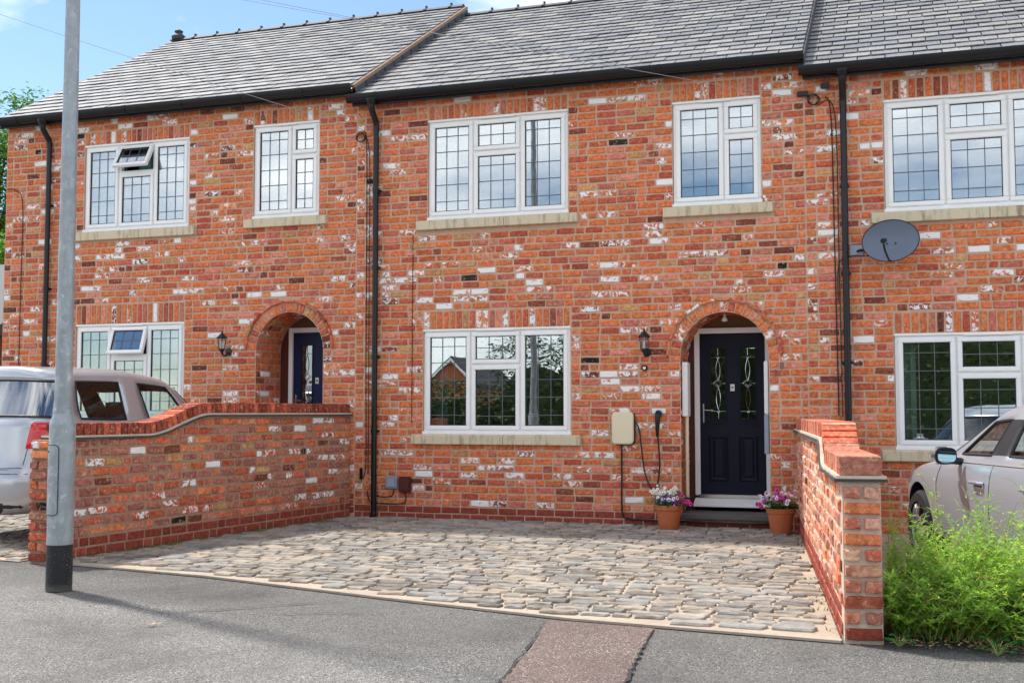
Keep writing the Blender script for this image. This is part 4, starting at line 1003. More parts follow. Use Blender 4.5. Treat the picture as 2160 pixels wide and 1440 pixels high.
for (x0, x1, z0, z1, mat, lab) in ((-6.09, -5.935, .372, .535, 'grey_plastic', 'small grey service box on the wall right of the downpipe'), (-5.912, -5.742, .332, .527, 'brown_plastic', 'small brown service box next to the grey one')):
    T = thing('service_box', lab, 'service box', ((x0+x1)/2, 0, z0))
    m = MB(); m.box(x0, x1, -.05, -.002, z0, z1); m.build('case', mat, T, bevel=.012)
    m = MB(); m.box(x0+.018, x1-.018, -.056, -.046, z0+.02, z1-.02); m.build('lid', mat, T, bevel=.005)
cable('wall_cable', [(-6.30, -.012, .5), (-6.29, -.012, .33), (-6.18, -.015, .27), (-6.06, -.018, .27), (-6.0, -.02, .30), (-5.985, -.02, .38)], .007, 'short black cable looping under the grey service box')
cable('wall_cable', [(-6.36, -.012, .34), (-6.32, -.012, .20), (-6.2, -.015, .185), (-5.9, -.015, .185), (-5.82, -.015, .22), (-5.83, -.02, .34)], .007, 'short black cable looping under the brown service box')
m = MB(); m.box(-6.46, -6.425, -.04, -.003, .48, .63); tag(m.build('cable_joint_box', 'black_plastic', bevel=.008), 'narrow black cable box low in the corner left of the downpipe', 'cable box')

T = thing('satellite_dish', 'dark grey oval satellite dish on the right hand house', 'satellite dish', (-.10, 0, 3.2))
Md = Matrix.Translation((.055, -.30, 3.215)) @ Matrix.Rotation(math.radians(-12), 4, 'Z') @ Matrix.Rotation(math.radians(-7), 4, 'X')
m = MB(); NR, NT = 8, 36; vs = [(0, 0, 0)]
def dpt(r, t, off=0):
    x, z = .305*r*math.cos(t), .236*r*math.sin(t); return Md @ Vector((x, .055*(1-r*r)+off, z))
vs = []
for i in range(NR+1):
    for j in range(NT): vs.append(dpt(max(.001, i/NR), 2*PI*j/NT))
m.add(vs, [(i*NT+j, i*NT+(j+1) % NT, (i+1)*NT+(j+1) % NT, (i+1)*NT+j) for i in range(NR) for j in range(NT)])
m.add([dpt(max(.001, i/NR), 2*PI*j/NT, .006) for i in range(NR+1) for j in range(NT)], [(i*NT+j, i*NT+(j+1) % NT, (i+1)*NT+(j+1) % NT, (i+1)*NT+j) for i in range(NR) for j in range(NT)])
m.build('reflector', 'dish_grey', T, smooth=2, fix=False)
m = MB(); m.tube([dpt(1, 2*PI*j/NT) for j in range(NT+1)], .005, 6); m.build('rim', 'black_plastic', T, smooth=True)
m = MB(); m.tube([dpt(.95, -PI/2, .03), Md @ Vector((0, -.06, -.235)), Md @ Vector((-.005, -.24, -.17)), Md @ Vector((-.005, -.30, -.12))], .012, 8); m.build('feed_arm', 'dark_metal', T, smooth=True)
m = MB(); m.tube([Md @ Vector((-.005, -.33, -.09)), Md @ Vector((0, -.25, -.06))], [.03, .022], 12); m.build('receiver', 'dark_metal', T, smooth=True)
m = MB()
for x in (-.045, .045): m.lathe([(.001, 0), (.010, 0), (.010, .006), (.001, .006)], M=Md @ Matrix.Translation((x, .048, -.02)) @ Matrix.Rotation(PI/2, 4, 'X'), n=8)
m.build('bolts', 'black_plastic', T)
m = MB(); m.tube([(-.30, -.01, 3.15), (-.26, -.10, 3.15), (-.14, -.2, 3.13), Md @ Vector((0, .09, -.02))], .016, 8); m.build('mounting_arm', 'dark_metal', T, smooth=True)
m = MB(); m.box(-.38, -.24, -.022, -.003, 3.10, 3.22); m.build('mounting_plate', 'grey_plastic', T, bevel=.004)
cable('dish_cable', [(.02, -.22, 3.12), (-.15, -.12, 3.08), (-.35, -.03, 3.10), (-.50, -.015, 3.02), (-.515, -.012, 2.6)], .005, 'thin black cable from the satellite dish to the downpipe')

def digit(ch, x, z, h, lab):
    cu = bpy.data.curves.new('digit', 'FONT'); cu.body = ch; cu.size = h*1.4; cu.extrude = .003; cu.align_x = 'CENTER'
    t = bpy.data.objects.new('t', cu); COL.objects.link(t); dg = bpy.context.evaluated_depsgraph_get(); dg.update(); me = bpy.data.meshes.new_from_object(t.evaluated_get(dg)); bpy.data.objects.remove(t)
    me.materials.clear(); me.materials.append(MATS['lead']); o = bpy.data.objects.new('house_number', me); COL.objects.link(o); o.location = (x, -.012, z); o.rotation_euler = (PI/2, 0, 0); tag(o, lab, 'number')
digit('2', -1.222, 1.755, .075, 'small grey metal house number 2 right of the navy doorway'); digit('8', -1.150, 1.835, .08, 'small grey metal house number 8 right of the navy doorway, set higher')

# white trunking and pipes in the reveal of the navy doorway
T = thing('trunking_box', 'tall white plastic cover with pale pipe on the left jamb of the navy doorway', 'trunking', (-2.3, .15, .2))
m = MB(); m.box(-2.312, -2.245, .05, .24, 1.29, 1.93); m.build('cover', 'white_paint', T, bevel=.006)
m = MB(); m.tube([(-2.27, .13, 1.29), (-2.27, .13, .34)], .022, 10); m.build('pipe', 'cream_plastic', T, smooth=True)
m = MB(); m.tube([(-2.27, .13, .34), (-2.27, .13, .19)], .028, 10); m.build('pipe_foot', 'black_plastic', T, smooth=True)
T = thing('trunking_box', 'white and grey plastic cover on the right jamb of the navy doorway', 'trunking', (-1.32, .15, .8))
m = MB(); m.box(-1.36, -1.312, .05, .20, 1.32, 1.93); m.build('cover', 'white_paint', T, bevel=.006)
m = MB(); m.box(-1.365, -1.312, .06, .18, .86, 1.315); m.build('lower_cover', 'grey_plastic', T, bevel=.006)
T = thing('porch_light', 'small white bell shaped porch light under the arch of the navy doorway', 'light', (-1.83, .25, 2.45))
m = MB(); m.lathe([(.014, .06), (.016, .03), (.034, 0), (.036, -.02), (.001, -.03)], (-1.83, .25, 2.44), 14); m.build('shade', 'white_paint', T, smooth=True)
m = MB(); m.tube([(-1.83, .25, 2.50), (-1.83, .25, 2.53)], .008, 8); m.build('stem', 'chrome', T)

# ------------------------------------------------------------------ flower pots
def leaf(m, p, dirv, ln, w, mi=0, droop=.2):
    d = Vector(dirv).normalized(); sd = d.cross(Vector((0, 0, 1))); sd = sd.normalized() if sd.length > .01 else Vector((1, 0, 0)); p = Vector(p)
    a = p+d*ln*.5+sd*w; b = p+d*ln*.5-sd*w; t = p+d*ln-Vector((0, 0, droop*ln))
    m.add([p, a, t, b], [(0, 1, 2, 3)], mi)
def flower(kind, rng):
    m = MB(); n = 5 if kind != 'white' else 6; r = .026 if kind != 'white' else .018
    if kind == 'violet': r = .022
    for i in range(n):
        a = 2*PI*i/n; b = PI/n*1.05; z = .004*rng.uniform(.5, 2)
        m.add([(0, 0, -.008), (r*.8*math.cos(a-b), r*.8*math.sin(a-b), z*.5), (r*1.05*math.cos(a-b*.45), r*1.05*math.sin(a-b*.45), z), (r*1.05*math.cos(a+b*.45), r*1.05*math.sin(a+b*.45), z), (r*.8*math.cos(a+b), r*.8*math.sin(a+b), z*.5)], [(0, 1, 2, 3, 4)], 0)
    m.lathe([(.001, .002), (r*.34, .003), (r*.42, -.002)], n=8, mi=1)
    me = bpy.data.meshes.new('flower'); me.from_pydata([tuple(v) for v in m.v], [], m.f)
    for q in {'pink': ('petal_pink', 'petal_dark'), 'white': ('petal_white', 'yellow_flower'), 'violet': ('petal_violet', 'petal_white'), 'edge': ('petal_white', 'petal_pink')}[kind]: me.materials.append(MATS[q])
    me.polygons.foreach_set('material_index', m.m); return me
FR = random.Random(77); FL = {k: [flower(k, FR) for _ in range(3)] for k in ('pink', 'white', 'violet', 'edge')}
def pot(x, y, lab_pot, lab_pl, spec, seed, r=.152, h=.285):
    T = thing('flower_pot', lab_pot, 'flower pot', (x, y, 0), 'terracotta pots by the navy door')
    m = MB(); m.lathe([(.001, .012), (r*.70, .012), (r*.72, .016), (r*.95, h-.055), (r*.955, h-.052)], (x, y, 0), 32); m.build('pot_body', 'terracotta', T, smooth=True)
    m = MB(); m.lathe([(r*.955, h-.058), (r*1.03, h-.05), (r*1.07, h-.004), (r*1.05, h), (r*.95, h), (r*.93, h-.04)], (x, y, 0), 32); m.build('rim', 'terracotta', T, smooth=True)
    m = MB(); m.lathe([(.001, h-.025), (r*.94, h-.03)], (x, y, 0), 24); m.build('soil', 'soil', T)
    rng = random.Random(seed); P = thing('bedding_plants', lab_pl, 'flowers', (x, y, h-.03), 'flowers planted in the pots')
    st = MB(); lf = MB()
    for _ in range(120):
        a = rng.uniform(0, 2*PI); q = math.sqrt(rng.random())*r*.7; p0 = Vector((x+q*math.cos(a), y+q*math.sin(a), h-.03)); sp = rng.uniform(.0, .17); b = a+rng.uniform(-.6, .6)
        p2 = p0+Vector((math.cos(b)*sp, math.sin(b)*sp, rng.uniform(.02, .17)*(1.1-sp*2.2))); p1 = p0.lerp(p2, .5)+Vector((0, 0, .03)); st.tube([p0, p1, p2], .0022, 3)
        for t in np.linspace(.25, 1, 6):
            c = p0.lerp(p1, t*2) if t < .5 else p1.lerp(p2, t*2-1); w = rng.uniform(0, 2*PI); leaf(lf, c, (math.cos(w), math.sin(w), rng.uniform(-.2, .5)), rng.uniform(.025, .05), rng.uniform(.007, .013))
    st.build('stems', 'pot_leaf', P, fix=False); lf.build('foliage', 'pot_leaf', P, fix=False)
    for kind, n, cx, cz, sx, sz in spec:
        for _ in range(n):
            a = rng.uniform(-PI, PI); px = x+cx+rng.gauss(0, sx); pz = h+cz+rng.gauss(0, sz); py = y-.05+rng.gauss(0, .06)
            o = bpy.data.objects.new('flower', rng.choice(FL[kind])); COL.objects.link(o); sc = rng.uniform(.8, 1.15)
            o.location = (px, py, max(h-.04, pz)); o.rotation_euler = (PI/2*rng.uniform(.35, 1.0), rng.uniform(-.5, .5), rng.uniform(-.7, .7)); o.scale = (sc,)*3; parent_to(o, P)
pot(-2.405, -.37, 'terracotta pot left of the navy door', 'white, violet and pink flowers in the left terracotta pot', [('white', 30, -.06, .14, .08, .035), ('white', 12, .08, .16, .03, .02), ('violet', 20, -.05, .05, .07, .03), ('edge', 8, .09, .07, .04, .02), ('pink', 9, .22, .04, .05, .03), ('pink', 5, .08, .06, .04, .03)], 6)
pot(-1.15, -.42, 'terracotta pot right of the navy door against the garden wall', 'pink and white petunias spilling from the right terracotta pot', [('pink', 24, .02, .11, .09, .045), ('edge', 10, .0, .08, .09, .04), ('white', 16, .03, .10, .1, .05), ('pink', 7, -.19, .03, .05, .03), ('violet', 5, -.1, .11, .05, .02)], 8)
for i, (x, y, a) in enumerate(((-2.62, -.33, .3), (-2.2, -.35, 1.2), (-1.0, -.6, 2))):
    m = MB(); leaf(m, (x, y, .018), (math.cos(a), math.sin(a), .2), .03, .012); tag(m.build('fallen_petal', 'petal_white', fix=False), ('fallen white petal left of the left pot', 'fallen white petal right of the left pot', 'fallen white petal beside the right pot')[i], 'petal')

# ------------------------------------------------------------------ wild bush by the right pier
def bush():
    rng = random.Random(5); T = thing('wild_bush', 'tall tangled green weed with tiny yellow flowers beside the brick pier', 'bush', (.75, -5.75, 0))
    st, lf, fl, dry = MB(), MB(), MB(), MB()
    for i in range(2500):
        # stems start along a strip and lean out
        x0 = rng.uniform(.02, 1.75); y0 = rng.uniform(-6.15, -5.25); lean = Vector((rng.gauss(0, .75), rng.gauss(-.35, .7), 0)); hgt = rng.uniform(.20, .62)*(1-.35*max(0, .25-x0)/.25)
        if rng.random() < .13: hgt *= 1.4
        p = Vector((x0, y0, 0)); v = Vector((lean.x*.5, lean.y*.5, 1)).normalized(); n = 7; pts = [p.copy()]
        for k in range(n):
            v = (v+Vector((lean.x*.11+rng.gauss(0, .10), lean.y*.11+rng.gauss(0, .10), -.05*k*rng.random()))).normalized(); p = p+v*(hgt/n*1.25)
            if p.y < -6.42: p.y = -6.42+rng.uniform(0, .05)
            if p.x < -.03: p.x = -.03+rng.uniform(0, .06)
            if p.z < .01: p.z = .02
            pts.append(p.copy())
        d = rng.random() < .10
        (dry if d else st).tube(pts, [.0028]*4+[.002]*(n-3), 3, cap=False)
        for k in range(2, n+1):
            for _ in range(5):
                c = pts[k-1].lerp(pts[k], rng.random()); a = rng.uniform(0, 2*PI); leaf(lf, c, (math.cos(a), math.sin(a), rng.uniform(-.1, .9)), rng.uniform(.022, .062), rng.uniform(.0035, .011), 0, rng.uniform(0, .3))
        # fine side shoots with pods and flowers
        for _ in range(3):
            k = rng.randint(3, n); a = rng.uniform(0, 2*PI); c = pts[k]; e = c+Vector((math.cos(a)*.09, math.sin(a)*.09, rng.uniform(.02, .10))); st.tube([c, c.lerp(e, .5)+Vector((0, 0, .015)), e], .0013, 3, cap=False)
            if rng.random() < .4:
                for _ in range(3): leaf(fl, e+Vector((rng.gauss(0, .006), rng.gauss(0, .006), rng.gauss(0, .006))), (rng.gauss(0, 1), rng.gauss(0, 1), rng.gauss(0, 1)), .010, .004)
    st.build('stems', 'bush_stem', T, fix=False); lf.build('leaves', 'bush_leaf', T, fix=False); fl.build('flowers', 'yellow_flower', T, fix=False); dry.build('dry_stems', 'dry_stem', T, fix=False)
    lt = MB()
    for i in range(420):
        a = rng.uniform(0, 2*PI); leaf(lt, (rng.uniform(.0, 1.7), -6.36+abs(rng.gauss(0, .16)), rng.uniform(-.008, .03)), (math.cos(a), math.sin(a), rng.uniform(-.1, .5)), rng.uniform(.02, .05), rng.uniform(.005, .014))
    tag(lt.build('leaf_litter', 'dry_leaf', fix=False), 'dry brown leaves littering the ground under the weed', None, kind='stuff')
bush()
def broad_weed(x, y, lab, seed, n=12, s=1.0):
    rng = random.Random(seed); T = thing('broadleaf_weed', lab, 'weed', (x, y, 0)); m = MB(); st = MB()
    for i in range(n):
        a = 2*PI*i/n+rng.uniform(-.3, .3); l = rng.uniform(.04, .09)*s; c = Vector((x+math.cos(a)*l, y+math.sin(a)*l, rng.uniform(.02, .07)*s)); st.tube([(x, y, -.01), Vector((x, y, .02)).lerp(c, .6), c], .002, 4)
        w = rng.uniform(.018, .03)*s; vs = [c]; d = Vector((math.cos(a), math.sin(a), .15)); sd = Vector((-math.sin(a), math.cos(a), 0))
        for t in np.linspace(-2.2, 2.2, 9): vs.append(c+d*(w*(math.cos(t)+.3)*1.2)+sd*w*math.sin(t)*1.25+Vector((0, 0, .006*math.cos(3*t))))
        m.add(vs, [(0, j, j+1) for j in range(1, 9)])
    m.build('leaves', 'broad_leaf', T, fix=False); st.build('stems', 'bush_stem', T, fix=False)
broad_weed(.55, -6.40, 'low broad leaved weed at the edge of the pavement in front of the tangled bush', 1, 12, 1.1)
broad_weed(.03, -6.33, 'small weed growing at the foot of the right brick pier', 2, 9, .8)
m = MB(); leaf(m, (-4.50, -7.12, -.006), (1, .25, .25), .07, .022, 0, .1); leaf(m, (-4.43, -7.10, .002), (.3, 1, .3), .03, .014); tag(m.build('dry_leaf', 'dry_leaf', fix=False), 'single pale dry leaf lying on the asphalt', 'leaf')

# ------------------------------------------------------------------ cars
def smooth_mesh(vs, fs, mi, mats, lvl, cutters):
    me = bpy.data.meshes.new('body'); me.from_pydata([tuple(v) for v in vs], [], fs)
    for q in mats: me.materials.append(MATS[q])
    me.polygons.foreach_set('material_index', mi); bm = bmesh.new(); bm.from_mesh(me); bmesh.ops.remove_doubles(bm, verts=bm.verts, dist=1e-5); bmesh.ops.recalc_face_normals(bm, faces=bm.faces); bm.to_mesh(me); bm.free()
    o = bpy.data.objects.new('tmp', me); COL.objects.link(o); s = o.modifiers.new('s', 'SUBSURF'); s.levels = s.render_levels = lvl; cs = []
    for (x, z, r, w) in cutters:
        c = MB(); c.prism([(x+r*math.cos(t), z+r*math.sin(t)) for t in np.linspace(0, 2*PI, 33)[:-1]], 4, 'y', -2); co = c.build('cut', 'trim'); cs.append(co)
        b = o.modifiers.new('b', 'BOOLEAN'); b.object = co; b.operation = 'DIFFERENCE'; b.solver = 'EXACT'
        try: b.material_mode = 'TRANSFER'
        except Exception: pass
    dg = bpy.context.evaluated_depsgraph_get(); dg.update(); out = bpy.data.meshes.new_from_object(o.evaluated_get(dg)); bpy.data.objects.remove(o)
    for c in cs: bpy.data.objects.remove(c)
    return out
def split(me, name, keep, mat, parent, push=0.0, solid=0.0):
    bm = bmesh.new(); bm.from_mesh(me); bm.normal_update()
    bmesh.ops.delete(bm, geom=[f for f in bm.faces if f.material_index not in keep], context='FACES')
    if push:
        N_ = {v: v.normal.copy() for v in bm.verts}
        for v in bm.verts: v.co -= N_[v]*push
    for f in bm.faces:
        f.smooth = True
        if len(keep) == 1: f.material_index = 0
    out = bpy.data.meshes.new(name); bm.to_mesh(out); bm.free()
    for q in (mat if isinstance(mat, (list, tuple)) else [mat]): out.materials.append(MATS[q])
    o = bpy.data.objects.new(name, out); COL.objects.link(o); o.parent = parent
    if solid:
        s = o.modifiers.new('solid', 'SOLIDIFY'); s.thickness = solid; s.offset = -1; s.material_offset = len(out.materials)-1; s.material_offset_rim = len(out.materials)-1
    out.set_sharp_from_angle(angle=math.radians(40)); return o
def seals(pane, parent, r=.015):
    """dark rubber round every edge of the glass"""
    bm = bmesh.new(); bm.from_mesh(pane.data); E = {e for e in bm.edges if len(e.link_faces) == 1}
    while E:
        e = E.pop(); a, b = e.verts; loop = [a, b]
        while True:
            nx = [q for q in loop[-1].link_edges if q in E]
            if not nx: break
            E.discard(nx[0]); loop.append(nx[0].other_vert(loop[-1]))
        if len(loop) > 6:
            m = MB(); m.tube([v.co.copy() for v in loop]+[loop[1].co.copy()], r, 6, cap=False); o = m.build('window_seal', 'trim', parent, smooth=True); o.parent = parent; o.matrix_parent_inverse = Matrix()
    bm.free()
def make_car(name, label, loc, heading, paint_mat, rings, wheels, wr, kinds, rear_glass, belt_i, details, seats):
    """rings: list of half outlines (rear centre to front centre), bottom to top"""
    T = thing(name, label, 'car', loc); T['_local'] = 1; T.rotation_euler = (0, 0, heading)
    NP = len(rings[0]); vs = []; mi = []; fs = []; idx = []
    for R in rings:
        row = []
        full = [(x, -y, z) for x, y, z in R] + [(x, y, z) for x, y, z in R[-2:0:-1]]
        idx.append(list(range(len(vs), len(vs)+len(full)))); vs += full
    M_ = len(idx[0])
    def seg_kind(r, j):
        jj = j if j < NP-1 else M_-1-j      # mirrored segment number
        return kinds.get((r, jj), 0)
    for r in range(len(rings)-1):
        for j in range(M_):
            fs.append((idx[r][j], idx[r][(j+1) % M_], idx[r+1][(j+1) % M_], idx[r+1][j])); mi.append(seg_kind(r, j))
    # caps: bottom and roof as strips across
    for row in (idx[0], idx[-1]):
        h = NP-1
        for j in range(h):
            a, b = row[j], row[j+1]; c, d = row[(M_-j-1) % M_], row[(M_-j) % M_]
            q = [a, b, c, d] if j else [a, b, c]
            if j == h-1: q = [a, b, d]
            fs.append(tuple(dict.fromkeys(q))); mi.append(0)
    me = smooth_mesh(vs, fs, mi, [paint_mat, 'car_glass', rear_glass, 'trim'], 2, [(x, wr+.01, wr+.065, 0) for x in wheels])
    body = split(me, 'body', {0, 3}, [paint_mat, 'trim', 'trim', 'trim'], T, 0, .018)
    seals(split(me, 'side_windows', {1}, 'car_glass', T, .006), T); seals(split(me, 'rear_window', {2}, rear_glass, T, .006), T)
    bm = bmesh.new(); bm.from_mesh(me); tree = BVHTree.FromBMesh(bm); bm.free()
    def cast(o, d): 
        h = tree.ray_cast(Vector(o), Vector(d).normalized()); return h[0], h[1]
    for x in wheels:
        for sd in (-1, 1):
            hw = max(abs(p[1]) for p in rings[1]); cy = sd*(hw-.10)
            W = MB(); M0 = Matrix.Translation((x, cy, wr)) @ Matrix.Rotation(-sd*PI/2, 4, 'X')
            W.lathe([(wr*.66, -.10), (wr*.9, -.10), (wr*.985, -.07), (wr, -.03), (wr, .03), (wr*.985, .07), (wr*.9, .10), (wr*.68, .105), (wr*.64, .085)], M=M0, n=36); w = W.build('wheel', 'tyre', T, smooth=True); w.parent = T; w.matrix_parent_inverse = Matrix()
            R = MB(); R.lathe([(wr*.66, -.08), (wr*.67, .085), (wr*.64, .09), (wr*.60, .05), (wr*.6, -.08)], M=M0, n=36)
            for s in range(5):
                for e in (-.11, .11):
                    a = 2*PI*s/5+e; R.tube([M0 @ Vector((.03*math.cos(a), .03*math.sin(a), .08)), M0 @ Vector((wr*.35*math.cos(a), wr*.35*math.sin(a), .085)), M0 @ Vector((wr*.62*math.cos(a), wr*.62*math.sin(a), .06))], [.03, .022, .02], 6)
            R.lathe([(.001, .10), (.05, .098), (.06, .07)], M=M0, n=16); q = R.build('rim', 'alloy', w, smooth=True); q.parent = w
            R = MB(); R.lathe([(.001, .02), (wr*.6, .02)], M=M0, n=24); q = R.build('brake_disc', 'trim', w); q.parent = w
    def patch(nm, mat, corners, n=(8, 8), off=.008, inset=.02, axis=(0, 0), parent=None):
        """patch projected on the body from outside along the direction to a vertical axis through (ax, ay)"""
        m = MB(); A = [[Vector(corners[0]).lerp(Vector(corners[1]), u).lerp(Vector(corners[3]).lerp(Vector(corners[2]), u), v) for v in np.linspace(0, 1, n[1]+1)] for u in np.linspace(0, 1, n[0]+1)]
        pts = []
        for i, row in enumerate(A):
            for j, p in enumerate(row):
                d = Vector((axis[0]-p.x, axis[1]-p.y, 0)).normalized(); h, nn_ = cast(p-d*1.5, d); h = h if h else p; edge = i in (0, n[0]) or j in (0, n[1])
                pts.append(h-d*(off if not edge else -.004))
        m.add(pts, [(i*(n[1]+1)+j, (i+1)*(n[1]+1)+j, (i+1)*(n[1]+1)+j+1, i*(n[1]+1)+j+1) for i in range(n[0]) for j in range(n[1])]); o = m.build(nm, mat, T, smooth=2, fix=False); o.parent = T; o.matrix_parent_inverse = Matrix(); return o
    def seam(poly, sd, r=.0035):
        P = []
        for (a, b) in zip(poly[:-1], poly[1:]):
            for t in np.linspace(0, 1, 9)[:-1]:
                x, z = a[0]+(b[0]-a[0])*t, a[1]+(b[1]-a[1])*t; h, _ = cast((x, sd*3, z), (0, -sd, 0))
                if h: P.append(h+Vector((0, sd*.0005, 0)))
        if len(P) > 2: m = MB(); m.tube(P, r, 5); o = m.build('door_seam', 'rubber', T); o.parent = T
    details(T, patch, seam, cast)
    for (x, y, zb) in seats:
        m = MB(); m.obox(Matrix.Translation((x, y, zb+.28)) @ Matrix.Rotation(-.18, 4, 'Y'), .07, .235, .33); o = m.build('seat', 'seat_fabric', T, bevel=.05, seg=3, smooth=True); o.parent = T; o.matrix_parent_inverse = Matrix()
        m = MB(); m.obox(Matrix.Translation((x-.11, y, zb+.75)) @ Matrix.Rotation(-.1, 4, 'Y'), .045, .13, .095); m.tube([(x-.09, y-.06, zb+.58), (x-.11, y-.06, zb+.7)], .008, 6); m.tube([(x-.09, y+.06, zb+.58), (x-.11, y+.06, zb+.7)], .008, 6); q = m.build('headrest', 'seat_fabric', o, bevel=.035, seg=3, smooth=True); q.parent = o; q.matrix_parent_inverse = Matrix()
    return T, me, cast
def ring(z, L0, L1, w, bow_r=.12, bow_f=.3, xs=None, zr=None, zf=None, wf=.8):
    """half outline at height z from rear centre (L0) to nose (L1); index 0..11"""
    x = xs or [None]*12
    P = [(L0, 0), (L0+bow_r*.25, w*.62), (L0+bow_r, w*.93), (L0+.55, w), (L0+.95, w), (L0+(L1-L0)*.42, w), (L0+(L1-L0)*.45, w), (L0+(L1-L0)*.68, w), (L0+(L1-L0)*.84, w*.985), (L1-bow_f, w*.93), (L1-bow_f*.35, w*wf*.72), (L1, 0)]
    zz = z if isinstance(z, (list, tuple)) else [z]*12
    return [((xs[i] if xs and xs[i] is not None else P[i][0]), P[i][1], zz[i]) for i in range(12)]
def green(z, xs, ys):
    zz = z if isinstance(z, (list, tuple)) else [z]*12
    return [(xs[i], ys[i], zz[i]) for i in range(12)]
# --- compact people carrier, nose to the left hand house
wl = .845
ringsL = [ring(.22, .10, 3.85, wl*.9), ring(.34, .0, 3.98, wl*.985), ring(.62, -.02, 4.0, wl), ring(.70, .05, 4.0, wl*1.0), ring([1.02]*6+[1.0]*2+[.97, .93, .88, .86], .09, 3.95, wl*.985),
   ring([1.14, 1.14, 1.14, 1.12, 1.11, 1.08, 1.08, 1.03, .99, .97, .95, .95], .10, 3.84, wl*.955),
   green([1.155, 1.155, 1.15, 1.13, 1.12, 1.10, 1.10, 1.06, 1.06, 1.05, 1.05, 1.05], [.12, .14, .22, .44, .52, 1.58, 1.65, 2.76, 2.95, 3.12, 3.25, 3.3], [0, .52, .77, .80, .805, .805, .805, .80, .76, .62, .36, 0]),
   green([1.70, 1.695, 1.68, 1.69, 1.69, 1.705, 1.705, 1.66, 1.63, 1.62, 1.64, 1.645], [.34, .37, .42, .56, .64, 1.53, 1.59, 2.22, 2.38, 2.40, 2.46, 2.48], [0, .42, .64, .675, .68, .685, .685, .67, .61, .47, .26, 0]),
   green([1.755, 1.75, 1.735, 1.73, 1.73, 1.745, 1.745, 1.70, 1.68, 1.69, 1.70, 1.705], [.32, .34, .42, .58, .75, 1.48, 1.55, 2.05, 2.2, 2.28, 2.34, 2.36], [0, .34, .52, .575, .585, .59, .59, .575, .53, .42, .24, 0]),
   green([1.775, 1.775, 1.77, 1.775, 1.775, 1.785, 1.785, 1.74, 1.72, 1.725, 1.73, 1.73], [.5, .52, .56, .7, .85, 1.45, 1.5, 1.9, 2.05, 2.12, 2.16, 2.18], [0, .22, .32, .36, .37, .375, .375, .36, .33, .26, .15, 0])]
